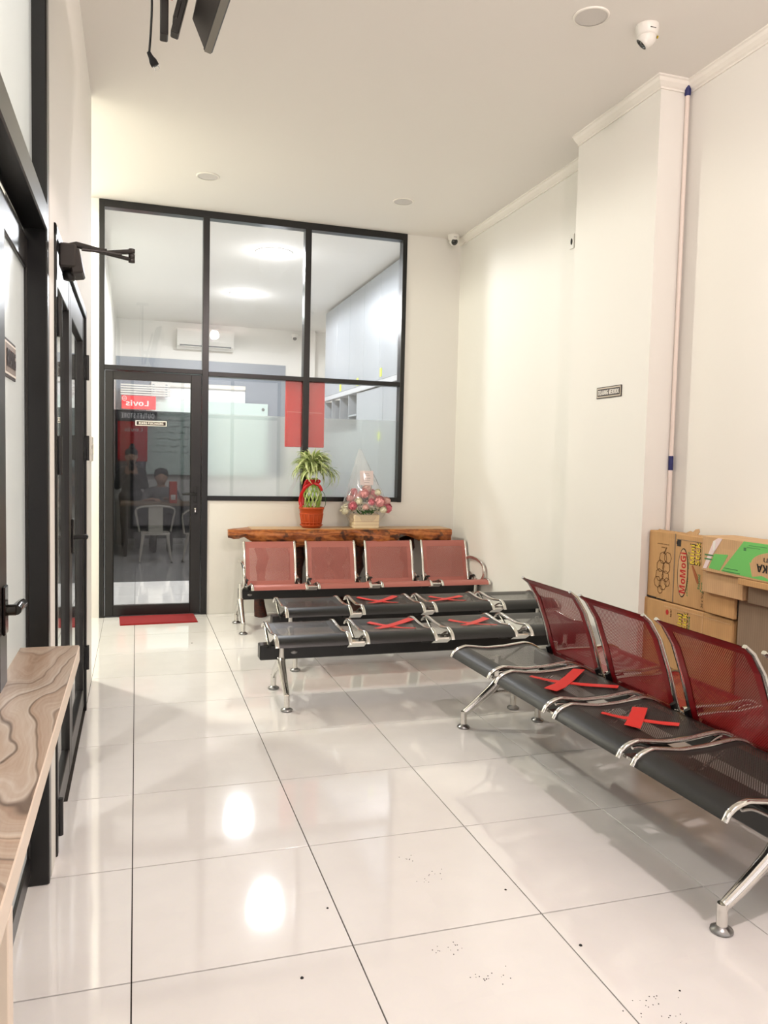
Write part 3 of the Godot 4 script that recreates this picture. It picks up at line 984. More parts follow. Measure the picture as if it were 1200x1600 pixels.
# ---------------------------------------------------------------- the slab, the plant and the flowers
func build_slab() -> void:
	var t := thing("slab_table", "thick live-edge brown wooden slab table against the far wall behind the pink bench", "table", Vector3(0.75, 0, -4.6))
	var n := noise(2.2, 71, 4)
	var n2 := noise(7.0, 72, 3)
	var top := 0.773
	# underside by x, in metres from the left end
	var under := [[0.0, 0.705], [0.06, 0.69], [0.14, 0.71], [0.2, 0.665], [0.33, 0.65], [0.42, 0.665], [0.5, 0.62], [1.42, 0.615], [1.5, 0.64], [1.535, 0.722], [1.62, 0.712], [1.7, 0.68], [1.76, 0.65], [2.03, 0.645]]
	var st := mb()
	group_id += 1
	var N := 90
	var last := []
	for i in N + 1:
		var x := 2.03 * i / N
		var lo := 0.65
		for k in under.size() - 1:
			if x >= under[k][0] and x <= under[k + 1][0] + 1e-4:
				lo = lerpf(under[k][1], under[k + 1][1], (x - under[k][0]) / (under[k + 1][0] - under[k][0]))
		lo += 0.012 * n2.get_noise_1d(x)
		var zb := -0.3 + (0.0 if x > 0.2 else (0.2 - x) * 1.1)
		var bul := 0.02 * n.get_noise_2d(x, 1.0)
		var hollow := 0.0
		var hol := absf(x - 1.1)
		if hol < 0.09:
			hollow = (0.09 - hol) * 0.7
		var lip := 0.012 * n.get_noise_2d(x * 2.0, 9.0)
		var row := [Vector3(x, top, zb), Vector3(x, top + 0.004 * n.get_noise_2d(x, 4.0), -0.03 + lip), Vector3(x, top - 0.006, -0.012 + lip), Vector3(x, top - 0.04, bul - hollow * 0.6), Vector3(x, lerpf(top, lo, 0.6), bul * 1.3 + 0.035 * n2.get_noise_2d(x, 3.0) - hollow), Vector3(x, lo + 0.015, -0.02 + bul + 0.04 * n2.get_noise_2d(x, 6.0) - hollow), Vector3(x, lo, -0.035 + 0.02 * n2.get_noise_2d(x, 8.0)), Vector3(x, lo + 0.01, zb + 0.01)]
		if i > 0:
			st.set_smooth_group(group_id)
			var mid := Vector3(x, 0.71, -0.15)
			for k in row.size():
				var k2 := (k + 1) % row.size()
				quad(st, last[k], last[k2], row[k2], row[k], (last[k] + row[k2]) / 2.0 - mid)
		if i == 0 or i == N:
			st.set_smooth_group(-1)
			for k in range(1, row.size() - 1):
				tri(st, row[0], row[k], row[k + 1], Vector3.LEFT if i == 0 else Vector3.RIGHT)
		last = row
	obj("slab", st, M.slab, t)
	# the sawn, pale top
	st = mb()
	box(st, Vector3(0.2, top - 0.004, -0.295), Vector3(2.02, top + 0.0045, -0.03), 0.002)
	obj("sanded_top", st, M.sanded, t)
	# gnarled root legs below
	for r in [[0.3, 0.17, 0.055], [0.62, 0.18, 0.085], [1.0, 0.19, 0.08], [1.16, 0.18, 0.09], [1.66, 0.19, 0.06], [0.84, 0.19, 0.07]]:
		st = mb()
		var pts := []
		var rad := []
		for k in 9:
			var y := 0.68 * (1.0 - k / 8.0)
			pts.append(Vector3(r[0] + 0.05 * n2.get_noise_2d(r[0] * 9.0, y * 3.0), y, -r[1] + 0.03 * n2.get_noise_2d(y * 3.0, r[0] * 5.0)))
			rad.append(r[2] * (0.8 + 0.5 * absf(k - 4.0) / 4.0 + 0.3 * n2.get_noise_2d(y * 8.0, r[0])))
		tube(st, pts, rad, 11, 0.8)
		obj("root_leg", st, M.root, t)


func build_plant() -> void:
	var t := thing("potted_plant", "variegated leafy plant with woven green stems and a red ribbon in an orange pot", "plant", Vector3(1.492, 0.778, -4.76))
	var st := mb()
	lathe(st, [Vector2(0.0, 0.0), Vector2(0.078, 0.0), Vector2(0.098, 0.022), Vector2(0.103, 0.026), Vector2(0.1, 0.03), Vector2(0.08, 0.018), Vector2(0.0, 0.012)], 32)
	obj("saucer", st, M.terracotta, t)
	st = mb()
	lathe(st, [Vector2(0.0, 0.014), Vector2(0.084, 0.014), Vector2(0.1, 0.12), Vector2(0.108, 0.165), Vector2(0.112, 0.166), Vector2(0.113, 0.184), Vector2(0.106, 0.185), Vector2(0.1, 0.16), Vector2(0.0, 0.155)], 32)
	for k in 16:
		var a := TAU * k / 16.0
		var d := Vector3(cos(a), 0, sin(a))
		tube(st, [d * 0.0855 + Vector3(0, 0.03, 0), d * 0.101 + Vector3(0, 0.125, 0)], [0.006], 6)
	group_id += 1
	for y in [0.05, 0.125]:
		var ring := []
		for k in 33:
			var a := TAU * k / 32.0
			var r: float = lerpf(0.087, 0.103, y / 0.13)
			ring.append(Vector3(cos(a) * r, y, sin(a) * r))
		tube(st, ring, [0.004], 6)
	obj("pot", st, M.terracotta, t)
	st = mb()
	lathe(st, [Vector2(0.104, 0.156), Vector2(0.05, 0.166), Vector2(0.0, 0.17)], 20)
	obj("soil", st, M.soil, t)
	# stems woven into a bulging vase
	var prof := [Vector2(0.058, 0.15), Vector2(0.07, 0.2), Vector2(0.082, 0.25), Vector2(0.084, 0.29), Vector2(0.072, 0.33), Vector2(0.052, 0.365), Vector2(0.044, 0.4), Vector2(0.046, 0.44)]
	for k in 30:
		st = mb()
		var dirn := 1.0 if k % 2 == 0 else -1.0
		var a0 := TAU * (k / 2) / 15.0
		var pts := []
		for i in 15:
			var s := i / 14.0
			var p: Vector2 = along(prof, s)
			var a := a0 + dirn * s * 1.25
			var r := p.x + 0.003 * dirn * (1.0 if i % 2 == 0 else -1.0)
			pts.append(Vector3(cos(a) * r, p.y, sin(a) * r))
		tube(st, pts, [0.0065], 6)
		obj("stem", st, M.stem if k % 3 else M.stem_pale, t)
	# ribbon: band, knot, loops and tails
	st = mb()
	lathe(st, [Vector2(0.05, 0.385), Vector2(0.056, 0.388), Vector2(0.056, 0.425), Vector2(0.05, 0.428)], 24)
	for s in [[-1.0, 0.0], [1.0, 0.0]]:
		tube(st, curve([Vector3(0.0, 0.4, 0.058), Vector3(0.03 * s[0], 0.425, 0.068), Vector3(0.055 * s[0], 0.42, 0.06), Vector3(0.045 * s[0], 0.398, 0.062), Vector3(0.0, 0.4, 0.06)], 4), [0.01], 8, 0.25, Vector3.UP)
	tube(st, curve([Vector3(0.0, 0.4, 0.06), Vector3(-0.06, 0.37, 0.07), Vector3(-0.1, 0.31, 0.06), Vector3(-0.115, 0.24, 0.05), Vector3(-0.105, 0.19, 0.062)], 5), [0.011, 0.012, 0.013, 0.014], 8, 0.18, Vector3.BACK)
	tube(st, curve([Vector3(0.0, 0.4, 0.06), Vector3(0.05, 0.375, 0.075), Vector3(0.075, 0.33, 0.075)], 5), [0.012], 8, 0.2, Vector3.BACK)
	tube(st, curve([Vector3(-0.055, 0.42, 0.03), Vector3(-0.075, 0.36, 0.03), Vector3(-0.083, 0.28, 0.03), Vector3(-0.09, 0.2, 0.04)], 5), [0.009, 0.011, 0.013], 8, 0.2, Vector3.BACK)
	obj("ribbon", st, M.ribbon, t)
	st = mb()
	tube(st, curve([Vector3(0.07, 0.34, 0.05), Vector3(0.105, 0.3, 0.04), Vector3(0.118, 0.24, 0.03), Vector3(0.118, 0.2, 0.02), Vector3(0.1, 0.165, 0.01)], 5), [0.0025], 6)
	obj("wire", st, M.greens, t)
	# leaves: a few blade shapes, many copies
	var blades := []
	for v in 6:
		st = mb()
		group_id += 1
		st.set_smooth_group(group_id)
		var L := 0.13 + 0.018 * v
		var droop := 0.5 + 0.25 * v
		var seg := 7
		var pr := []
		for i in seg + 1:
			var s := float(i) / seg
			var wdt := 0.0095 * sin(PI * pow(s * 0.93 + 0.05, 0.75)) + 0.001
			var ang := 1.15 - droop * s * 1.5
			var base: Vector3 = Vector3.ZERO if i == 0 else pr[i - 1][4]
			var here := base if i == 0 else base + Vector3(cos(ang), sin(ang), 0) * L / seg
			pr.append([here + Vector3(0, 0.002, -wdt), here + Vector3(0, 0, -wdt * 0.42), here + Vector3(0, 0, wdt * 0.42), here + Vector3(0, 0.002, wdt), here])
		for i in seg:
			for c in 3:
				var edge := c != 1
				var col := Color(0.26, 0.38, 0.09) if edge else Color(0.78, 0.8, 0.46)
				if v % 2 == 1:
					col = Color(0.74, 0.76, 0.42) if edge else Color(0.3, 0.43, 0.11)
				st.set_color(col)
				quad(st, pr[i][c], pr[i][c + 1], pr[i + 1][c + 1], pr[i + 1][c], Vector3.UP)
		blades.append(commit(st))
	var r := RandomNumberGenerator.new()
	r.seed = 5
	for k in 280:
		var a := TAU * k * 0.381966 + r.randf() * 0.3
		var u := r.randf()
		var up := 0.48 + 0.12 * (1.0 - u)
		var b := Basis(Vector3.UP, a) * Basis(Vector3.BACK, lerpf(-0.75, 0.55, pow(r.randf(), 0.9))) * Basis(Vector3.RIGHT, r.randf_range(-0.6, 0.6))
		b = b.scaled(Vector3.ONE * r.randf_range(0.72, 1.05))
		put("leaf", blades[k % 6], M.leaf, t, Transform3D(b, Vector3(cos(a) * 0.035, up, -sin(a) * 0.035)))
	# the drooping tuft on the right
	for k in 16:
		var b := Basis(Vector3.UP, r.randf_range(-0.9, 0.5)) * Basis(Vector3.BACK, r.randf_range(-1.6, -0.6))
		put("leaf", blades[k % 6], M.leaf, t, Transform3D(b, Vector3(0.11 + r.randf() * 0.03, 0.5 + r.randf() * 0.04, 0.02)))


func build_bouquet() -> void:
	var t := thing("flower_box", "box of pink and cream flowers wrapped in a clear cone of cellophane", "flowers", Vector3(1.975, 0.778, -4.74))
	var st := mb()
	box(st, Vector3(-0.115, 0.0, -0.08), Vector3(0.115, 0.095, 0.08), 0.005)
	obj("box", st, M.cream_paper, t)
	for y in [0.03, 0.06]:
		boxo("box_band", Vector3(-0.1165, y, -0.0815), Vector3(0.1165, y + 0.003, 0.0815), M.kraft_pale, t)
	st = mb()
	box(st, Vector3(-0.12, 0.08, -0.082), Vector3(0.12, 0.125, 0.082), 0.01)
	obj("box_collar", st, M.cream_paper, t)
	var r := RandomNumberGenerator.new()
	r.seed = 11
	# foliage
	st = mb()
	st.set_smooth_group(-1)
	for k in 150:
		var a := r.randf() * TAU
		var rr := sqrt(r.randf()) * 0.17
		var y := 0.14 + r.randf() * 0.2 * (1.0 - rr / 0.22)
		var c := Vector3(cos(a) * rr * 1.1, y, sin(a) * rr * 0.55)
		var d := Vector3(r.randf_range(-1, 1), r.randf_range(-0.2, 1), r.randf_range(-1, 1)).normalized()
		var s := d.cross(Vector3.UP).normalized() * 0.007
		quad(st, c, c + d * 0.02 + s, c + d * 0.045, c + d * 0.02 - s, Vector3.UP)
	var gr := obj("foliage", st, M.greens, t)
	gr.set_meta("kind", "stuff")
	st = mb()
	for k in 14:
		var a := Vector3(-0.03 + r.randf_range(-0.05, 0.09), 0.125, 0.1)
		tube(st, [a, a + Vector3(r.randf_range(-0.04, 0.04), 0.02, 0.03), a + Vector3(r.randf_range(-0.09, 0.09), 0.03 + r.randf() * 0.03, 0.045)], [0.003, 0.009, 0.002], 6, 0.25, Vector3.UP)
	obj("green_leaves", st, M.greens, t)
	# filler of small white blossoms
	st = mb()
	for k in 110:
		var a := r.randf() * TAU
		var rr := 0.07 + sqrt(r.randf()) * 0.13
		var c := Vector3(cos(a) * rr * 1.1, 0.15 + r.randf() * 0.2 * (1.0 - rr / 0.24), sin(a) * rr * 0.6)
		lathe(st, [Vector2(0, -0.008), Vector2(0.01, -0.004), Vector2(0.012, 0.004), Vector2(0.006, 0.009), Vector2(0, 0.009)], 6, Transform3D(Basis.IDENTITY, c), false)
	var fl := obj("filler_blossom", st, M.petal_white, t)
	fl.set_meta("kind", "stuff")
	# round blooms: petals set in a dome
	var bloom := []
	for v in 2:
		st = mb()
		group_id += 1
		var cnt := 0
		for ring in 5:
			var m: int = [1, 5, 8, 11, 12][ring]
			for k in m:
				var th: float = [0.0, 0.4, 0.8, 1.2, 1.6][ring]
				var a := TAU * k / m + ring * 0.4
				var d := Vector3(sin(th) * cos(a), cos(th), sin(th) * sin(a))
				var s := d.cross(Vector3(0.3, 0.9, 0.2)).normalized()
				var u := s.cross(d)
				var c := d * (0.82 + 0.06 * (cnt % 3))
				st.set_smooth_group(-1)
				var e: float = 0.36 if v == 0 else 0.28
				quad(st, c + (s + u * 0.3) * e, c + (u - s * 0.2) * e + d * 0.2, c + (-s + u * 0.1) * e + d * 0.12, c - (u + s * 0.1) * e, d)
				cnt += 1
		lathe(st, [Vector2(0, -0.8), Vector2(0.6, -0.5), Vector2(0.84, 0.0), Vector2(0.6, 0.58), Vector2(0, 0.8)], 12)
		bloom.append(commit(st))
	for f in [[-0.11, 0.32, 0.04, 0.036, "petal_rose"], [-0.03, 0.31, 0.08, 0.043, "petal_pink"], [0.1, 0.32, 0.06, 0.032, "petal_white"], [0.03, 0.235, 0.11, 0.035, "petal_rose"], [0.105, 0.24, 0.1, 0.05, "petal_pink"], [0.19, 0.18, 0.06, 0.045, "petal_rose"], [-0.13, 0.2, 0.08, 0.042, "petal_rose"], [-0.14, 0.265, 0.03, 0.035, "petal_pink"], [0.19, 0.24, 0.03, 0.04, "petal_pale"], [-0.08, 0.24, 0.09, 0.035, "petal_white"], [-0.025, 0.19, 0.12, 0.03, "petal_pale"], [0.02, 0.35, 0.0, 0.04, "petal_pale"], [0.14, 0.17, 0.11, 0.035, "petal_white"], [-0.19, 0.15, 0.05, 0.033, "petal_white"], [-0.05, 0.26, -0.08, 0.045, "petal_pink"], [0.08, 0.3, -0.06, 0.045, "petal_rose"], [0.04, 0.27, 0.06, 0.03, "petal_pale"]]:
		var c := Vector3(f[0], f[1], f[2])
		var dd := Vector3(f[0] * 2.0, 0.25, f[2] * 3.0 + 0.12).normalized()
		var b := Basis(Quaternion(Vector3.UP, dd)).scaled(Vector3.ONE * float(f[3]))
		put("flower", bloom[0 if f[3] > 0.036 else 1], M[f[4]], t, Transform3D(b, c))
	# message card
	var card := boxo("card", Vector3(-0.062, 0, 0), Vector3(0.062, 0.13, 0.0015), M.card, t, 0.0005)
	card.transform = Transform3D(Basis(Vector3.RIGHT, -0.12), Vector3(0.0, 0.385, 0.055))
	for l in [[0.045, 0.1], [0.06, 0.085], [0.07, 0.062], [0.06, 0.045], [0.05, 0.025]]:
		boxo("printed_line", Vector3(-l[0] / 2, l[1], 0.0015), Vector3(l[0] / 2, l[1] + 0.003, 0.002), M.ink, card)
	st = mb()
	for s in [Vector3(-0.05, 0.0, 0.0), Vector3(0.05, 0.0, 0.0)]:
		tube(st, [Vector3(s.x * 0.6, 0.28, 0.05), Vector3(s.x, 0.4, 0.053)], [0.002], 5)
	obj("card_stick", st, M.greens, t)
	# crumpled cellophane, gathered at the top
	st = mb()
	var n := noise(1.4, 81, 3)
	group_id += 1
	st.set_smooth_group(group_id)
	var rows := []
	for i in 15:
		var s := i / 14.0
		var row := []
		for k in 28:
			var a := TAU * k / 28.0
			var base := lerpf(0.165, 0.008, pow(s, 0.85))
			if s < 0.22:
				base = lerpf(0.135, 0.205, s / 0.22)
			elif s < 1.0:
				base = lerpf(0.205, 0.008, pow((s - 0.22) / 0.78, 0.9))
			var w := 1.0 + 0.16 * sin(a * 5.0 + s * 4.0) * (0.4 + 0.6 * s) + 0.12 * n.get_noise_2d(a * 2.0, s * 3.0)
			row.append(Vector3(cos(a) * base * w * 1.08 - 0.055 * s * s, 0.06 + 0.65 * s, sin(a) * base * w * 0.66))
		rows.append(row)
	for i in 14:
		for k in 28:
			var c := (rows[i][k] + rows[i + 1][(k + 1) % 28]) as Vector3
			quad(st, rows[i][k], rows[i][(k + 1) % 28], rows[i + 1][(k + 1) % 28], rows[i + 1][k], Vector3(c.x, 0.2, c.z))
	tri(st, Vector3(0.17, 0.14, 0.06), Vector3(0.3, 0.1, 0.08), Vector3(0.2, 0.2, 0.03), Vector3.BACK)
	obj("cellophane", st, M.wrap, t)


# ---------------------------------------------------------------- small fittings
func dome_camera(label: String, at: Vector3, aim: Vector3, sticker: bool) -> void:
	var t := thing("security_camera", label, "camera", at, 0.0, "")
	var st := mb()
	lathe(st, [Vector2(0, 0), Vector2(0.055, 0), Vector2(0.056, -0.006), Vector2(0.054, -0.02), Vector2(0.05, -0.042), Vector2(0.043, -0.05), Vector2(0, -0.05)], 28)
	obj("base", st, M.white, t)
	var q := Basis(Quaternion(Vector3.UP, aim.normalized()))
	st = mb()
	var prof := []
	for k in 9:
		var a := -PI / 2 + (PI / 2 + 0.55) * k / 8.0
		prof.append(Vector2(cos(a) * 0.043, sin(a) * 0.043))
	prof.append(Vector2(0.035, 0.036))
	prof.append(Vector2(0.03, 0.036))
	lathe(st, prof, 24, Transform3D(q, Vector3(0, -0.055, 0)))
	obj("ball", st, M.white, t)
	st = mb()
	lathe(st, [Vector2(0.03, 0.036), Vector2(0.027, 0.031), Vector2(0.014, 0.03), Vector2(0.012, 0.034), Vector2(0.0, 0.037)], 20, Transform3D(q, Vector3(0, -0.055, 0)))
	obj("lens", st, M.lens, t)
	st = mb()
	box(st, Vector3(-0.018, -0.0315, 0.0505), Vector3(0.012, -0.0285, 0.0525), 0.0)
	obj("logo_mark", st, M.black, t)
	if sticker:
		st = mb()
		lathe(st, [Vector2(0, 0.0), Vector2(0.007, 0.0), Vector2(0.007, 0.002), Vector2(0, 0.002)], 12, Transform3D(Basis(Vector3.BACK, -PI / 2), Vector3(0.043, -0.052, 0.02)))
		obj("sticker", st, M.yellow, t)


func ceiling_light(label: String, x: float, z: float) -> Node3D:
	var t := thing("ceiling_light", label, "ceiling light", Vector3(x, CEIL, z), 0.0, "")
	var st := mb()
	lathe(st, [Vector2(0.075, 0.0), Vector2(0.085, 0.0), Vector2(0.085, -0.004), Vector2(0.08, -0.007), Vector2(0.074, -0.006)], 32)
	obj("ring", st, M.trim, t)
	st = mb()
	lathe(st, [Vector2(0.0, -0.004), Vector2(0.075, -0.004)], 32)
	obj("diffuser", st, M.lamp_off, t)
	return t


func lit_ceiling_light(label: String, at: Vector3, color: Color, energy: float, shine := 6.0, r := 0.085, down := false, halo := 0.14) -> void:
	var t := thing("lit_ceiling_light", label, "ceiling light", at)
	var st := mb()
	lathe(st, [Vector2(r - 0.008, 0.0), Vector2(r, 0.0), Vector2(r, -0.006), Vector2(r - 0.008, -0.006)], 32)
	obj("ring", st, M.trim, t)
	st = mb()
	lathe(st, [Vector2(0.0, -0.004), Vector2(r - 0.008, -0.004)], 32)
	obj("lamp_diffuser", st, glow(color, shine), t)
	var l: Light3D
	if down:
		l = SpotLight3D.new()
		l.spot_angle = 88.0
		l.spot_angle_attenuation = 0.12
		l.spot_range = 14.0
		l.spot_attenuation = 2.0
		l.rotation.x = -PI / 2
	else:
		l = OmniLight3D.new()
		l.omni_range = 14.0
		l.omni_attenuation = 2.0
	l.name = "lamp"
	l.light_color = color
	l.light_energy = energy
	l.light_size = r * 0.8
	l.shadow_enabled = true
	l.position = Vector3(0, -0.09, 0)
	t.add_child(l, true)
	if down:
		var h := OmniLight3D.new()  # second light added for the glow on the ceiling
		h.name = "halo"
		h.light_color = color
		h.light_energy = halo
		h.light_size = r * 0.8
		h.omni_range = 14.0
		h.omni_attenuation = 2.0
		h.shadow_enabled = true
		h.position = Vector3(0, -0.13, 0)
		t.add_child(h, true)


func build_fittings() -> void:
	dome_camera("white dome camera on the ceiling in the far corner above the window", Vector3(2.79, CEIL, -4.8), Vector3(-0.1, -0.45, 1.0), false)
	dome_camera("white dome camera on the ceiling above the right pillar with a yellow sticker", Vector3(2.325, CEIL, -1.275), Vector3(-0.56, -0.715, -0.417), true)
	ceiling_light("unlit round ceiling light left, above the black framed office door", 0.512, -4.085)
	ceiling_light("unlit round ceiling light near the far corner camera, above the window", 2.055, -4.085)
	ceiling_light("unlit round ceiling light beside the dome camera nearest the viewer", 2.03, -1.293)
	# conduit
	var p := thing("conduit", "thin white conduit pipe running up the corner beside the pillar", "pipe", Vector3(2.865, 0, -1.66))
	var st := mb()
	tube(st, [Vector3(0, 0.02, 0), Vector3(0.0, 1.37, 0)], [0.0125], 12)
	tube(st, [Vector3(0, 1.44, 0), Vector3(0, 3.4, 0)], [0.0115], 12)
	obj("pipe", st, M.pipe, p)
	st = mb()
	tube(st, [Vector3(0, 1.365, 0), Vector3(0, 1.445, 0)], [0.0132], 12)
	obj("blue_tape", st, M.blue, p)
	st = mb()
	tube(st, curve([Vector3(0, 3.39, 0), Vector3(0, 3.43, 0.0), Vector3(-0.006, 3.46, 0.006)], 4), [0.009, 0.01, 0.017], 10)
	obj("blue_end", st, M.blue, p)
	# no smoking sign
	var s := thing("no_smoking_sign", "small dark plate lettered DILARANG MEROKOK on the pillar", "sign", Vector3(2.703, 1.823, -2.049), -PI / 2)
	boxo("plate_border", Vector3(-0.129, -0.034, -0.002), Vector3(0.129, 0.034, 0.003), M.plate, s, 0.001)
	boxo("border_line", Vector3(-0.124, -0.029, 0.003), Vector3(0.124, 0.029, 0.0038), M.plate_edge, s)
	boxo("plate", Vector3(-0.116, -0.021, 0.0038), Vector3(0.116, 0.021, 0.0046), M.plate, s)
	letters("DILARANG MEROKOK", 0.215, 0.028, M.letter, s, Transform3D(Basis.IDENTITY, Vector3(0, 0, 0.0052)))
	# ring hook
	var h := thing("wall_hook", "tiny white plate with an oval opening high on the wall beside the pillar", "hook", Vector3(2.92, 2.945, -2.905), -PI / 2)
	st = mb()
	box(st, Vector3(-0.028, -0.05, 0), Vector3(0.028, 0.05, 0.008), 0.003)
	obj("plate", st, M.white, h)
	st = mb()
	lathe(st, [Vector2(0, 0), Vector2(0.013, 0.0), Vector2(0.013, 0.003), Vector2(0, 0.003)], 16, Transform3D(Basis(Vector3.RIGHT, PI / 2).scaled(Vector3(0.8, 1.7, 1.0)), Vector3(0, 0.0, 0.008)))
	obj("opening", st, M.rubber, h)
	# doormat
	var m := thing("doormat", "red doormat on the floor in front of the dark office door", "mat", Vector3(0.19, 0, -4.75), 0.035)
	st = mb()
	box(st, Vector3(-0.305, 0.0, -0.175), Vector3(0.305, 0.011, 0.165), 0.004)
	obj("pile", st, M.mat_red, m)
	st = mb()
	for e in [[Vector3(-0.31, 0, -0.18), Vector3(0.31, 0.006, -0.172)], [Vector3(-0.31, 0, 0.162), Vector3(0.31, 0.006, 0.17)], [Vector3(-0.31, 0, -0.18), Vector3(-0.302, 0.006, 0.17)], [Vector3(0.302, 0, -0.18), Vector3(0.31, 0.006, 0.17)]]:
		box(st, e[0], e[1], 0.002)
	obj("edging", st, M.mat_red, m)

	# specks of dirt
	var st3 := mb()
	var r := RandomNumberGenerator.new()
	r.seed = 23
	for q in SPECKS:
		for k in int(q.z):
			var c := Vector3(q.x, 0.0, q.y) + (Vector3.ZERO if k == 0 else Vector3(r.randfn(0.0, 0.03), 0, r.randfn(0.0, 0.02)))
			var s2 := (0.0045 if q.z < 2 else 0.0016) * r.randf_range(0.7, 1.3)
			lathe(st3, [Vector2(s2, 0.0), Vector2(s2 * 0.7, s2 * 0.5), Vector2(0, s2 * 0.6)], 6, Transform3D(Basis.IDENTITY, c))
	var sp := obj("floor_dirt", st3, M.rubber)
	tag(sp, "tiny dark specks of dirt scattered over the nearest floor tiles", "dirt")
	sp.set_meta("kind", "stuff")


func build_television() -> void:
	var t := thing("television", "black television hanging from the ceiling, seen from behind and below", "television", Vector3(0.215, 2.62, -0.5), deg_to_rad(4.0))
	var lean := Transform3D(Basis(Vector3.BACK, -0.2), Vector3.ZERO)
	var st := mb()
	box(st, Vector3(-0.016, 0.0, 0.0), Vector3(0.012, 0.58, 0.98), 0.005, lean)
	obj("bezel", st, M.black, t)
	st = mb()
	box(st, Vector3(0.0125, 0.02, 0.015), Vector3(0.0135, 0.565, 0.965), 0.0, lean)
	obj("screen", st, M.lens, t)
	st = mb()
	box(st, Vector3(-0.012, 0.0008, 0.004), Vector3(0.008, -0.001, 0.97), 0.0, lean)
	obj("lower_trim", st, mat(Color(0.5, 0.48, 0.44), 0.35), t)
	st = mb()
	var poly := PackedVector2Array([Vector2(-0.016, 0.005), Vector2(-0.066, 0.075), Vector2(-0.07, 0.5), Vector2(-0.05, 0.55), Vector2(-0.016, 0.575)])
	prism(st, poly, 0.012, 0.968, lean)
	obj("back_shell", st, M.closer, t)
	var b := thing("television_mount", "black ceiling bracket beside the back of the hanging television", "bracket", Vector3(0.084, 2.645, -0.5))
	st = mb()
	box(st, Vector3(-0.012, 0.0, -0.03), Vector3(0.012, 0.83, 0.02), 0.003)
	obj("drop_plate", st, M.closer, b)
	st = mb()
	var l2 := Transform3D(Basis(Vector3.BACK, -0.24), Vector3(0.03, 0.01, 0.0))
	box(st, Vector3(-0.012, 0.0, -0.02), Vector3(0.012, 0.44, 0.02), 0.003, l2)
	box(st, Vector3(-0.016, 0.04, -0.022), Vector3(0.0, 0.1, 0.022), 0.004, l2)
	obj("tilt_arm", st, M.closer, b)
	st = mb()
	box(st, Vector3(-0.01, 0.15, -0.02), Vector3(0.1, 0.19, 0.02), 0.003)
	obj("cross_bar", st, M.closer, b)
	st = mb()
	box(st, Vector3(-0.08, 0.82, -0.08), Vector3(0.08, 0.83, 0.08), 0.002)
	obj("ceiling_plate", st, M.closer, b)
	st = mb()
	tube(st, curve([Vector3(-0.035, 0.2, 0.03), Vector3(-0.015, 0.122, 0.035), Vector3(0.012, 0.112, 0.04), Vector3(0.027, 0.098, 0.035)], 4), [0.013, 0.017, 0.018, 0.008], 8)
	obj("red_wrap", st, M.red_plastic, b)
	var c := thing("power_cable", "black power cable with a two-pin plug dangling beside the television bracket", "cable", Vector3(0.044, 2.54, -0.5))
	st = mb()
	tube(st, curve([Vector3(0.012, 0.93, 0.0), Vector3(0.0, 0.5, 0.0), Vector3(0.004, 0.22, 0.0), Vector3(0.002, 0.13, 0.0), Vector3(-0.003, 0.05, 0.0)], 6), [0.0034], 8)
	tube(st, curve([Vector3(0.012, 0.4, 0.0), Vector3(0.016, 0.3, 0.01), Vector3(0.03, 0.225, 0.02), Vector3(0.05, 0.21, 0.03)], 5), [0.0034], 8)
	obj("cord", st, M.black, c)
	var pt := Transform3D(Basis(Vector3.BACK, 0.5), Vector3(-0.003, 0.05, 0))
	st = mb()
	lathe(st, [Vector2(0, 0.006), Vector2(0.006, 0.004), Vector2(0.008, -0.012), Vector2(0.012, -0.024), Vector2(0.0125, -0.036), Vector2(0, -0.037)], 12, pt)
	obj("plug", st, M.rubber, c)
	st = mb()
	for x in [-0.006, 0.006]:
		tube(st, [pt * Vector3(x, -0.034, 0), pt * Vector3(x, -0.05, 0)], [0.0022], 8)
	obj("plug_pin", st, M.chrome, c)


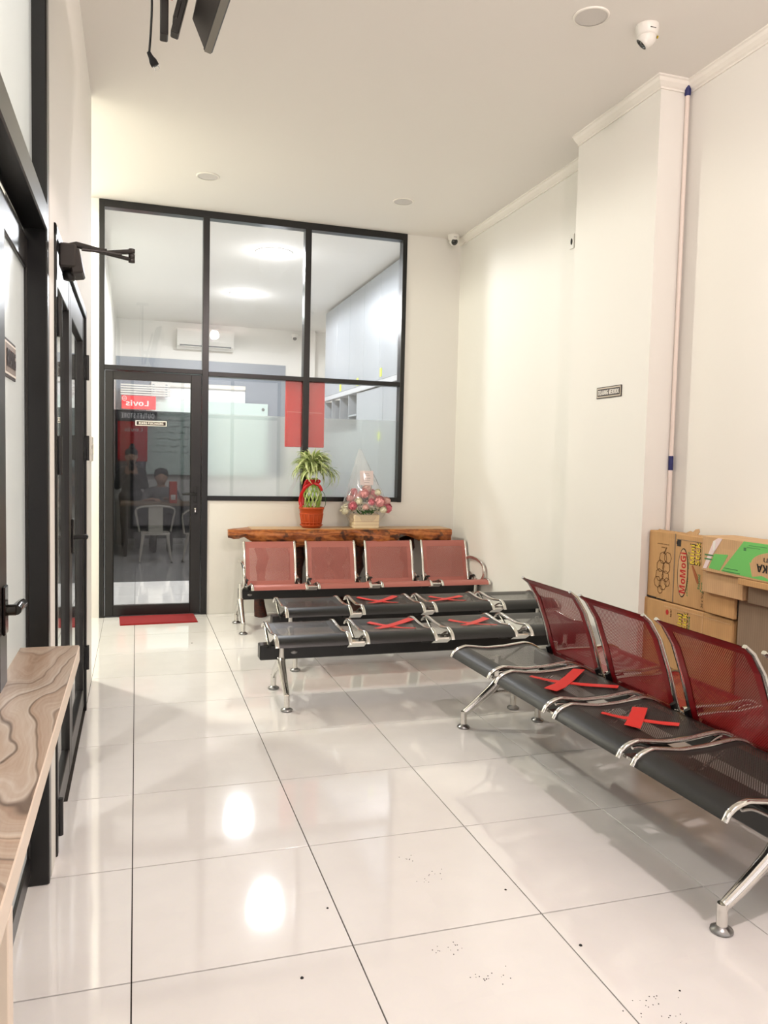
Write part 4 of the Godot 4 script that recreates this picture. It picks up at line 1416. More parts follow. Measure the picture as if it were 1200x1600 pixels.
# ---------------------------------------------------------------- people: one smooth skin over tapered bones
func skin(st: SurfaceTool, bones: Array, cell: float, k: float) -> void:
	# bones: [a, b, ra, rb, colour]
	var lo := Vector3.ONE * 1e9
	var hi := -lo
	for b in bones:
		var r: float = maxf(b[2], b[3]) + cell * 2.5
		for p in [b[0], b[1]]:
			lo = lo.min(p - Vector3.ONE * r)
			hi = hi.max(p + Vector3.ONE * r)
	var n := Vector3i(((hi - lo) / cell).ceil()) + Vector3i.ONE
	var field := PackedFloat32Array()
	field.resize(n.x * n.y * n.z)
	field.fill(9.0)
	var shade := PackedColorArray()
	shade.resize(field.size())
	var best := PackedFloat32Array()
	best.resize(field.size())
	best.fill(9.0)
	for b in bones:
		var p0: Vector3 = b[0]
		var p1: Vector3 = b[1]
		var ab := p1 - p0
		var l2 := maxf(ab.length_squared(), 1e-8)
		var r: float = maxf(b[2], b[3]) + k + cell * 2.0
		var i0 := Vector3i(((p0.min(p1) - Vector3.ONE * r - lo) / cell).floor()).clamp(Vector3i.ZERO, n - Vector3i.ONE)
		var i1 := Vector3i(((p0.max(p1) + Vector3.ONE * r - lo) / cell).ceil()).clamp(Vector3i.ZERO, n - Vector3i.ONE)
		for z in range(i0.z, i1.z + 1):
			for y in range(i0.y, i1.y + 1):
				for x in range(i0.x, i1.x + 1):
					var q := lo + Vector3(x, y, z) * cell
					var t := clampf((q - p0).dot(ab) / l2, 0.0, 1.0)
					var d: float = q.distance_to(p0 + ab * t) - lerpf(b[2], b[3], t)
					var at := (z * n.y + y) * n.x + x
					if d < best[at]:
						best[at] = d
						shade[at] = b[4]
					var f := field[at]
					var h := maxf(k - absf(f - d), 0.0) / k
					field[at] = minf(f, d) - h * h * k * 0.25
	var where := {}
	var step := [1, n.x, n.x * n.y]
	for z in n.z - 1:
		for y in n.y - 1:
			for x in n.x - 1:
				var at := (z * n.y + y) * n.x + x
				var neg := 0
				for c in 8:
					if field[at + (c & 1) * step[0] + ((c >> 1) & 1) * step[1] + (c >> 2) * step[2]] < 0.0:
						neg += 1
				if neg == 0 or neg == 8:
					continue
				var sum := Vector3.ZERO
				var cnt := 0
				for c in 8:
					for ax in 3:
						if (c >> ax) & 1:
							continue
						var c2: int = c | (1 << ax)
						var fa := field[at + (c & 1) * step[0] + ((c >> 1) & 1) * step[1] + (c >> 2) * step[2]]
						var fb := field[at + (c2 & 1) * step[0] + ((c2 >> 1) & 1) * step[1] + (c2 >> 2) * step[2]]
						if (fa < 0.0) != (fb < 0.0):
							var t := fa / (fa - fb)
							var pa := Vector3(c & 1, (c >> 1) & 1, c >> 2)
							var pb := Vector3(c2 & 1, (c2 >> 1) & 1, c2 >> 2)
							sum += pa.lerp(pb, t)
							cnt += 1
				where[at] = lo + (Vector3(x, y, z) + sum / cnt) * cell
	group_id += 1
	st.set_smooth_group(group_id)
	for at in where:
		for ax in 3:
			var fa := field[at]
			var fb := field[at + step[ax]]
			if (fa < 0.0) == (fb < 0.0):
				continue
			var u: int = step[(ax + 1) % 3]
			var v: int = step[(ax + 2) % 3]
			if not (where.has(at - u) and where.has(at - v) and where.has(at - u - v)):
				continue
			var out := Vector3.ZERO
			out[ax] = 1.0 if fa < 0.0 else -1.0
			st.set_color(shade[at])
			quad(st, where[at], where[at - u], where[at - u - v], where[at - v], out)


func hand(st: SurfaceTool, wrist: Vector3, along_: Vector3, side: Vector3, color: Color) -> void:
	st.set_color(color)
	var up := along_.cross(side).normalized()
	tube(st, [wrist, wrist + along_ * 0.04, wrist + along_ * 0.085], [0.026, 0.04, 0.036], 10, 0.45, up)
	var lens := [0.068, 0.076, 0.07, 0.055]
	for i in 4:
		var root := wrist + along_ * 0.08 + side * (0.03 - 0.02 * i)
		var tip: Vector3 = root + along_ * lens[i] * 0.75 - up * lens[i] * 0.5
		tube(st, [root, root + along_ * lens[i] * 0.45 - up * 0.008, tip], [0.0095, 0.009, 0.0075], 8)
	var th := wrist + along_ * 0.03 + side * 0.03
	tube(st, [th, th + side * 0.028 + along_ * 0.025, th + side * 0.03 + along_ * 0.055 - up * 0.012], [0.012, 0.011, 0.009], 8)


func face_bits(t: Node3D, head: Vector3, fwd: Vector3) -> void:
	var right := Vector3.UP.cross(fwd).normalized()
	var st := mb()
	for s in [-1.0, 1.0]:
		lathe(st, [Vector2(0, -0.009), Vector2(0.009, 0), Vector2(0, 0.009)], 8, Transform3D(Basis.IDENTITY, head + fwd * 0.083 + right * 0.031 * s + Vector3(0, 0.004, 0)))
	obj("eyes", st, M.lens, t)
	st = mb()
	tube(st, [head + fwd * 0.086 - right * 0.022 + Vector3(0, -0.062, 0), head + fwd * 0.091 + Vector3(0, -0.064, 0), head + fwd * 0.086 + right * 0.022 + Vector3(0, -0.062, 0)], [0.003, 0.006, 0.003], 8)
	obj("mouth", st, M.lips, t)


func build_people() -> void:
	var sk := Color(0.5, 0.3, 0.2)
	var dark := Color(0.02, 0.02, 0.024)
	var grey := Color(0.16, 0.155, 0.16)
	# reflection of the viewer built as a standing figure, phone before the chest
	var t := thing("person", "reflected viewer in dark clothes and bun, built as a person behind the tinted glass", "person", Vector3(-0.06, 0, -10.2))
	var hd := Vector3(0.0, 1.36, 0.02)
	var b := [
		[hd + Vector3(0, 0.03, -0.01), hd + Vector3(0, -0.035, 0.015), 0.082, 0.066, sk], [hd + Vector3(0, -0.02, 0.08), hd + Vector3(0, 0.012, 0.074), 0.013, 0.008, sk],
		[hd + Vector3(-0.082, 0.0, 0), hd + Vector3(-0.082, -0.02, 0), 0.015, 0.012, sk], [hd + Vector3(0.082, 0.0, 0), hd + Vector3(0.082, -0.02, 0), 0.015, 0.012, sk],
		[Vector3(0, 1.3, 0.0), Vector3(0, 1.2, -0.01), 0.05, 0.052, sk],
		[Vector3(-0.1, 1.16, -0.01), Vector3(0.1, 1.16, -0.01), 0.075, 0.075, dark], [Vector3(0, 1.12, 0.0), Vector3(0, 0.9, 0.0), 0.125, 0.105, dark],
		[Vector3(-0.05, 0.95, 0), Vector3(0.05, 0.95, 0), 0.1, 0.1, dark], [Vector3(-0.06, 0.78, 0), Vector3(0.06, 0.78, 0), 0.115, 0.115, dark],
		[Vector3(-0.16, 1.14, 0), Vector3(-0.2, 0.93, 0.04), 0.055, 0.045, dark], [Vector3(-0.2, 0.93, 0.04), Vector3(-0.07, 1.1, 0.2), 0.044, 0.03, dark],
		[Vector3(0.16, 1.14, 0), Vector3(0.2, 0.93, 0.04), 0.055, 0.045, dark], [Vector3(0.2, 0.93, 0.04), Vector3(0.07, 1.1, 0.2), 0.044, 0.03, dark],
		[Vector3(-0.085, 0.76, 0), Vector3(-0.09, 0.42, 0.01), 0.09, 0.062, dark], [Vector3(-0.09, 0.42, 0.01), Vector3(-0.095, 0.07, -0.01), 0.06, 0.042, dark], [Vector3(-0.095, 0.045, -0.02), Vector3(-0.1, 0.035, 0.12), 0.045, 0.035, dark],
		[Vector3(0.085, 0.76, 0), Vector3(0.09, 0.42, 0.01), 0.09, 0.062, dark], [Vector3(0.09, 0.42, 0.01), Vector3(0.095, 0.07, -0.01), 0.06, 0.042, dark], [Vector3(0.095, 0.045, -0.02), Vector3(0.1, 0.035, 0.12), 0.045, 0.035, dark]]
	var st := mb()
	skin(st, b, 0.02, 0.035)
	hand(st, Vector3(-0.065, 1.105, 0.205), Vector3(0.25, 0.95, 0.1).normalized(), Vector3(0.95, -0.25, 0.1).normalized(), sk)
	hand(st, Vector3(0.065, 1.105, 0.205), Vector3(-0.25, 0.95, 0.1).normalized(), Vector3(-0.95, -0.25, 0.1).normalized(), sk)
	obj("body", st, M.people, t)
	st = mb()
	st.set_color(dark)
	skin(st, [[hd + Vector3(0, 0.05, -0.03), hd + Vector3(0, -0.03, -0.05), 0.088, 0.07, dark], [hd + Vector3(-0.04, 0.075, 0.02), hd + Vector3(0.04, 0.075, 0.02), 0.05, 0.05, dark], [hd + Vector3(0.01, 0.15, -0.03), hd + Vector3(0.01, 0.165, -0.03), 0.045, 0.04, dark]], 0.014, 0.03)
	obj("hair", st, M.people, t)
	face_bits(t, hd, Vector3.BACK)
	var ph := thing("phone", "phone of the reflected viewer, built behind the tinted door glass", "phone", Vector3(-0.06, 1.225, -9.93))
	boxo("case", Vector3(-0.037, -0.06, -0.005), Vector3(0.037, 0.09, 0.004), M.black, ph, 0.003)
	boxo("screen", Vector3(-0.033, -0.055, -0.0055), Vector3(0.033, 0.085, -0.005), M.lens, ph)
	# seated behind the desk
	var s := thing("person", "seated person with short dark hair in a grey top, behind the tinted door glass", "person", Vector3(0.36, 0, -10.0))
	hd = Vector3(0.0, 1.07, 0.03)
	b = [
		[hd + Vector3(0, 0.03, -0.01), hd + Vector3(0, -0.035, 0.015), 0.085, 0.068, sk], [hd + Vector3(0, -0.02, 0.082), hd + Vector3(0, 0.012, 0.076), 0.013, 0.008, sk],
		[hd + Vector3(-0.084, 0.0, 0), hd + Vector3(-0.084, -0.02, 0), 0.015, 0.012, sk], [hd + Vector3(0.084, 0.0, 0), hd + Vector3(0.084, -0.02, 0), 0.015, 0.012, sk],
		[Vector3(0, 1.0, 0.01), Vector3(0, 0.9, 0.0), 0.052, 0.055, sk],
		[Vector3(-0.13, 0.85, 0), Vector3(0.13, 0.85, 0), 0.08, 0.08, grey], [Vector3(0, 0.8, 0.0), Vector3(0, 0.55, 0.0), 0.14, 0.125, grey], [Vector3(-0.07, 0.52, 0), Vector3(0.07, 0.52, 0), 0.12, 0.12, dark],
		[Vector3(-0.2, 0.84, 0), Vector3(-0.25, 0.7, 0.13), 0.06, 0.048, grey], [Vector3(-0.25, 0.7, 0.13), Vector3(-0.12, 0.765, 0.34), 0.046, 0.03, sk],
		[Vector3(0.2, 0.84, 0), Vector3(0.25, 0.7, 0.13), 0.06, 0.048, grey], [Vector3(0.25, 0.7, 0.13), Vector3(0.12, 0.765, 0.34), 0.046, 0.03, sk],
		[Vector3(-0.09, 0.5, 0.02), Vector3(-0.11, 0.5, 0.38), 0.09, 0.065, dark], [Vector3(-0.11, 0.49, 0.38), Vector3(-0.11, 0.09, 0.36), 0.06, 0.042, dark], [Vector3(-0.11, 0.045, 0.35), Vector3(-0.11, 0.035, 0.48), 0.045, 0.035, dark],
		[Vector3(0.09, 0.5, 0.02), Vector3(0.11, 0.5, 0.38), 0.09, 0.065, dark], [Vector3(0.11, 0.49, 0.38), Vector3(0.11, 0.09, 0.36), 0.06, 0.042, dark], [Vector3(0.11, 0.045, 0.35), Vector3(0.11, 0.035, 0.48), 0.045, 0.035, dark]]
	st = mb()
	skin(st, b, 0.02, 0.035)
	hand(st, Vector3(-0.12, 0.765, 0.34), Vector3(0.5, -0.02, 0.86).normalized(), Vector3(0.86, 0.0, -0.5).normalized(), sk)
	hand(st, Vector3(0.12, 0.765, 0.34), Vector3(-0.5, -0.02, 0.86).normalized(), Vector3(-0.86, 0.0, -0.5).normalized(), sk)
	obj("body", st, M.people, s)
	st = mb()
	skin(st, [[hd + Vector3(0, 0.05, -0.03), hd + Vector3(0, -0.01, -0.05), 0.092, 0.072, dark], [hd + Vector3(-0.045, 0.08, 0.015), hd + Vector3(0.045, 0.08, 0.015), 0.05, 0.05, dark], [hd + Vector3(-0.075, 0.03, -0.01), hd + Vector3(-0.078, 0.0, -0.01), 0.03, 0.02, dark], [hd + Vector3(0.075, 0.03, -0.01), hd + Vector3(0.078, 0.0, -0.01), 0.03, 0.02, dark]], 0.014, 0.03)
	obj("hair", st, M.people, s)
	face_bits(s, hd, Vector3.BACK)
	var st2 := thing("stool", "plain stool under the seated person behind the office desk", "stool", Vector3(0.36, 0, -10.02))
	st = mb()
	box(st, Vector3(-0.18, 0.36, -0.18), Vector3(0.18, 0.4, 0.18), 0.01)
	obj("seat", st, M.kraft_grey, st2)
	for q in [Vector3(-0.15, 0, -0.15), Vector3(0.15, 0, -0.15), Vector3(-0.15, 0, 0.15), Vector3(0.15, 0, 0.15)]:
		boxo("leg", q + Vector3(-0.015, 0, -0.015), q + Vector3(0.015, 0.36, 0.015), M.black, st2)


# ---------------------------------------------------------------- cartons behind the red bench
func face(x: float, y: float, z: float, turn := 0.0) -> Transform3D:
	return Transform3D(Basis(Vector3.UP, -PI / 2) * Basis(Vector3.BACK, turn), Vector3(x, y, z))


func ring_line(st: SurfaceTool, pts: Array, w: float, t: Transform3D, closed := true) -> void:
	st.set_smooth_group(-1)
	var n := pts.size()
	for i in (n if closed else n - 1):
		var a: Vector2 = pts[i]
		var b: Vector2 = pts[(i + 1) % n]
		var d := (b - a).normalized()
		var s := Vector2(-d.y, d.x) * w / 2.0
		var e := d * w * 0.3
		quad(st, t * Vector3(a.x + s.x - e.x, a.y + s.y - e.y, 0.0008), t * Vector3(b.x + s.x + e.x, b.y + s.y + e.y, 0.0008), t * Vector3(b.x - s.x + e.x, b.y - s.y + e.y, 0.0008), t * Vector3(a.x - s.x - e.x, a.y - s.y - e.y, 0.0008), t.basis.z)


func build_cartons() -> void:
	# upper printed carton
	var t := thing("printed_carton", "kraft carton printed with a red oval logo and drawn cluster, behind the red bench", "box")
	var x := 2.75
	var st := mb()
	box(st, Vector3(x, 0.657, -1.665), Vector3(2.845, 1.03, -1.145), 0.004)
	obj("body", st, M.kraft, t)
	st = mb()
	var flap := PackedVector2Array([Vector2(-1.64, 1.028), Vector2(-1.62, 1.038), Vector2(-1.46, 1.034), Vector2(-1.4, 1.036), Vector2(-1.365, 1.05), Vector2(-1.345, 1.045), Vector2(-1.325, 1.062), Vector2(-1.3, 1.066), Vector2(-1.295, 1.05), Vector2(-1.31, 1.034), Vector2(-1.2, 1.03), Vector2(-1.2, 1.0), Vector2(-1.64, 1.0)])
	prism(st, flap, -0.004, 0.0, Transform3D(Basis(Vector3(0, 0, 1), Vector3.UP, Vector3(-1, 0, 0)), Vector3(x + 0.03, 0, 0)))
	obj("torn_flap", st, M.kraft_pale, t)
	for b in [[Vector3(x - 0.002, 0.66, -1.444), Vector3(x, 1.028, -1.438), "kraft_grey", "fold"], [Vector3(x - 0.002, 1.0, -1.43), Vector3(x, 1.003, -1.13), "kraft_grey", "fold"], [Vector3(x - 0.003, 0.658, -1.66), Vector3(x + 0.002, 0.665, -1.58), "print_black", "slot"], [Vector3(x - 0.003, 0.658, -1.57), Vector3(x + 0.002, 0.662, -1.5), "print_black", "slot"]]:
		boxo(b[3], b[0], b[1], M[b[2]], t)
	# the drawn cluster
	st = mb()
	for c in [[-1.535, 0.888, 0.03], [-1.495, 0.892, 0.028], [-1.555, 0.842, 0.03], [-1.505, 0.838, 0.03], [-1.56, 0.792, 0.031], [-1.51, 0.79, 0.028], [-1.575, 0.752, 0.028], [-1.53, 0.745, 0.03], [-1.495, 0.76, 0.022], [-1.55, 0.712, 0.02]]:
		var pts := []
		for k in 7:
			var a: float = TAU * k / 7.0 + c[0] * 30.0
			pts.append(Vector2(cos(a) * c[2] * 1.05, sin(a) * c[2] * 1.1))
		ring_line(st, pts, 0.004, face(x - 0.0006, c[1], c[0]))
	ring_line(st, [Vector2(-0.01, 0.0), Vector2(0.0, 0.014), Vector2(0.008, 0.03)], 0.008, face(x - 0.0006, 0.912, -1.52), false)
	obj("drawn_cluster", st, M.print_brown, t)
	letters("JAGUNG BAKAR", 0.1, 0.008, M.print_brown, t, face(x, 0.962, -1.54), true, "print")
	letters("SNACK", 0.05, 0.008, M.print_brown, t, face(x, 0.945, -1.53), true, "print")
	# red oval logo, reading upwards
	st = mb()
	prism(st, ellipse(0, 0, 0.13, 0.042), 0.0, 0.0012, face(x, 0.829, -1.371, PI / 2))
	obj("logo_rim", st, M.print_black, t)
	st = mb()
	prism(st, ellipse(0, 0, 0.124, 0.037), 0.0012, 0.0018, face(x, 0.829, -1.371, PI / 2))
	obj("logo_field", st, M.kraft_pale, t)
	letters("MoMoGi", 0.215, 0.046, M.print_red, t, face(x - 0.002, 0.829, -1.37, PI / 2), true, "logo_lettering")
	for l in [["Mini", 0.1, 0.034, 0.935, -1.302], ["Stick", 0.115, 0.036, 0.942, -1.262]]:
		letters(l[0], l[1] + 0.008, l[2] + 0.008, M.print_black, t, face(x, l[3], l[4], PI / 2), true, "print_outline")
		letters(l[0], l[1], l[2] - 0.002, M.print_yellow, t, face(x - 0.0015, l[3], l[4], PI / 2), true, "print")
	letters("JAGUNG BAKAR", 0.1, 0.012, M.print_green, t, face(x, 0.93, -1.227, PI / 2), true, "print")
	letters("MINI STICK", 0.09, 0.011, M.print_green, t, face(x, 0.9, -1.33, PI / 2), true, "print")
	letters("JAGUNG", 0.1, 0.01, M.print_green, t, face(x, 0.76, -1.33, PI / 2), true, "print")
	st = mb()
	tube(st, [Vector3(x, 0.876, -1.3), Vector3(x, 0.82, -1.265), Vector3(x, 0.79, -1.25)], [0.006, 0.012, 0.008], 8, 0.15, Vector3.LEFT)
	obj("print_stick", st, mat(Color(0.6, 0.34, 0.18), 0.8), t)
	letters("Roasted", 0.075, 0.02, M.print_green, t, face(x, 0.8, -1.245, PI / 2), true, "print")
	letters("Corn", 0.05, 0.024, M.print_green, t, face(x, 0.775, -1.22, PI / 2), true, "print")
	letters("36 x 50g", 0.083, 0.02, M.print_black, t, face(x, 0.712, -1.212, PI / 2), false, "print")
	st = mb()
	for k in 11:
		var w: float = [0.0035, 0.006, 0.003, 0.005][k % 4]
		box(st, Vector3(x - 0.0012, 0.94 + k * 0.0085, -1.2), Vector3(x, 0.94 + k * 0.0085 + w, -1.165))
	obj("bar_code", st, M.print_black, t).set_meta("kind", "stuff")
	st = mb()
	box(st, Vector3(x - 0.0012, 0.965, -1.425), Vector3(x, 1.0, -1.395))
	box(st, Vector3(x - 0.0012, 0.975, -1.43), Vector3(x, 0.99, -1.42))
	obj("print_symbol", st, M.print_black, t)
	# lower carton of the same kind
	var l := thing("printed_carton", "wide kraft carton with yellow tape on its left corner, beneath the oval-logo carton", "box")
	st = mb()
	box(st, Vector3(x - 0.005, 0.02, -1.69), Vector3(2.845, 0.652, -0.985), 0.005)
	obj("body", st, M.kraft, l)
	boxo("yellow_tape", Vector3(x - 0.007, 0.35, -1.694), Vector3(x + 0.06, 0.651, -1.678), M.yellow, l)
	boxo("fold", Vector3(x - 0.007, 0.05, -1.2), Vector3(x - 0.004, 0.65, -1.194), M.kraft_pale, l)
	boxo("fold", Vector3(x - 0.007, 0.628, -1.5), Vector3(x - 0.004, 0.633, -1.0), M.kraft_pale, l)
	for q in [["Mini", 0.1, 0.034, 0.56, -1.37], ["Stick", 0.115, 0.036, 0.565, -1.33]]:
		letters(q[0], q[1] + 0.008, q[2] + 0.008, M.print_black, l, face(x - 0.006, q[3], q[4], PI / 2), true, "print_outline")
		letters(q[0], q[1], q[2] - 0.002, M.print_yellow, l, face(x - 0.0075, q[3], q[4], PI / 2), true, "print")
	letters("JAGUNG", 0.08, 0.012, M.print_green, l, face(x - 0.006, 0.57, -1.295, PI / 2), true, "print")
	st = mb()
	prism(st, ellipse(0, 0, 0.012, 0.015, 10), 0.0, 0.001, face(x - 0.005, 0.6, -1.475))
	obj("print_mark", st, M.print_red, l)
	letters("halal", 0.04, 0.012, M.print_brown, l, face(x - 0.006, 0.6, -1.445, PI / 2), true, "print")
	# plain flaps stacked in front
	var f := thing("plain_carton", "plain kraft carton flap between the printed cartons and the green tea carton", "box")
	st = mb()
	box(st, Vector3(2.725, 0.662, -1.16), Vector3(2.744, 0.766, -0.96), 0.003)
	obj("lower_flap", st, M.kraft, f)
	st = mb()
	box(st, Vector3(2.695, 0.768, -1.155), Vector3(2.738, 0.874, -0.88), 0.003)
	obj("upper_flap", st, M.kraft_pale, f)
	# green tea carton lying on its side
	var g := thing("tea_carton", "kraft carton with a green printed face lying upside down on the cartons at right", "box")
	var gx := 2.672
	st = mb()
	box(st, Vector3(gx, 0.876, -1.14), Vector3(2.86, 1.05, -0.45), 0.004)
	obj("body", st, M.kraft_pale, g)
	boxo("lower_edge", Vector3(gx - 0.012, 0.848, -0.875), Vector3(2.84, 0.876, -0.45), M.kraft, g, 0.002)
	var ft := Transform3D(Basis(Vector3(0, 0, 1), Vector3.UP, Vector3(-1, 0, 0)), Vector3(gx, 0, 0))
	st = mb()
	prism(st, PackedVector2Array([Vector2(-1.0, 0.892), Vector2(-0.862, 1.048), Vector2(-0.46, 1.05), Vector2(-0.46, 0.88)]), 0.0, 0.001, ft)
	prism(st, PackedVector2Array([Vector2(-1.085, 0.895), Vector2(-1.05, 0.968), Vector2(-0.957, 0.974), Vector2(-1.01, 0.892)]), 0.0, 0.001, ft)
	obj("green_print", st, M.green_card, g)
	st = mb()
	prism(st, PackedVector2Array([Vector2(-1.125, 0.89), Vector2(-1.06, 1.03), Vector2(-1.03, 1.046), Vector2(-1.0, 1.046), Vector2(-1.06, 0.965), Vector2(-1.1, 0.89)]), 0.0, 0.0015, ft)
	obj("torn_print", st, M.card, g)
	boxo("clear_tape", Vector3(gx - 0.003, 0.985, -1.06), Vector3(gx - 0.001, 1.03, -1.045), M.white, g)
	st = mb()
	for k in 2:
		box(st, Vector3(gx - 0.0025, 0.955 - k * 0.02, -1.115), Vector3(gx - 0.001, 0.962 - k * 0.02, -1.055 - k * 0.008))
	for k in 2:
		box(st, Vector3(gx - 0.002, 0.908 - k * 0.014, -0.978 - k * 0.01), Vector3(gx - 0.001, 0.911 - k * 0.014, -0.89 + k * 0.014))
	box(st, Vector3(gx - 0.002, 1.032, -0.83), Vector3(gx - 0.001, 1.034, -0.72))
	box(st, Vector3(gx - 0.002, 1.022, -0.84), Vector3(gx - 0.001, 1.024, -0.76))
	box(st, Vector3(gx - 0.002, 1.005, -0.86), Vector3(gx - 0.001, 1.02, -0.845))
	obj("small_print", st, M.print_green, g)
	st = mb()
	prism(st, ellipse(-0.62, 0.955, 0.19, 0.065, 36), 0.001, 0.0016, ft)
	prism(st, PackedVector2Array([Vector2(-0.82, 0.955), Vector2(-0.8, 0.893), Vector2(-0.7, 0.915), Vector2(-0.72, 0.96)]), 0.0009, 0.0015, ft)
	obj("pale_leaf", st, M.kraft_pale, g)
	letters("POKKA", 0.17, 0.036, M.print_black, g, face(gx - 0.003, 0.938, -0.69, PI), true, "print")
	letters("Green", 0.14, 0.026, M.print_black, g, face(gx - 0.003, 0.975, -0.665, PI), false, "print")
	letters("Tea", 0.08, 0.024, M.print_black, g, face(gx - 0.003, 1.004, -0.65, PI), false, "print")
	var e := thing("plain_carton", "dull grey-brown carton standing beneath the green tea carton", "box")
	st = mb()
	box(st, Vector3(2.74, 0.0, -0.955), Vector3(2.87, 0.78, -0.45), 0.006)
	obj("body", st, M.kraft_grey, e)
	boxo("lid_flap", Vector3(2.715, 0.76, -0.87), Vector3(2.86, 0.842, -0.45), M.kraft_grey, e, 0.003)


# ---------------------------------------------------------------- the office behind the glass
func tub_chair(label: String, at: Vector3, turn: float) -> void:
	var t := thing("metal_chair", label, "chair", at, turn, "")
	var st := mb()
	box(st, Vector3(-0.18, 0.36, -0.18), Vector3(0.18, 0.385, 0.18), 0.01)
	obj("seat", st, M.chair_paint, t)
	st = mb()
	tube(st, curve([Vector3(-0.2, 0.38, -0.14), Vector3(-0.24, 0.6, -0.1), Vector3(-0.245, 0.66, 0.0), Vector3(-0.2, 0.72, 0.17), Vector3(0.0, 0.745, 0.22), Vector3(0.2, 0.72, 0.17), Vector3(0.245, 0.66, 0.0), Vector3(0.24, 0.6, -0.1), Vector3(0.2, 0.38, -0.14)], 5), [0.013], 8)
	obj("arm_rail", st, M.chair_paint, t)
	st = mb()
	box(st, Vector3(-0.09, 0.37, 0.175), Vector3(0.09, 0.735, 0.195), 0.006)
	obj("splat", st, M.chair_paint, t)
	for s in [[-1, -1], [1, -1], [-1, 1], [1, 1]]:
		st = mb()
		tube(st, [Vector3(0.15 * s[0], 0.37, 0.15 * s[1]), Vector3(0.2 * s[0], 0.01, 0.2 * s[1])], [0.034, 0.014], 8, 0.6)
		var l := obj("leg", st, M.chair_paint, t)
		st = mb()
		tube(st, [Vector3(0.198 * s[0], 0.014, 0.198 * s[1]), Vector3(0.2 * s[0], 0.0, 0.2 * s[1])], [0.018], 8)
		obj("foot", st, M.rubber, l)


func cabinet(label: String, z0: float, z1: float, y0: float, y1: float, doors: int, called := "wall_cabinet") -> Node3D:
	var t := thing(called, label, "cabinet", Vector3(2.55, y0, (z0 + z1) / 2.0), 0.0, "")
	var d := z1 - z0
	boxo("body", Vector3(0.02, 0, -d / 2 + 0.001), Vector3(0.68, y1 - y0, d / 2 - 0.001), M.cabinet, t)
	for k in doors:
		var a := -d / 2 + d * k / doors
		boxo("door", Vector3(0.0, 0.004, a + 0.003), Vector3(0.02, y1 - y0 - 0.004, a + d / doors - 0.003), M.cabinet, t, 0.002)
	return t


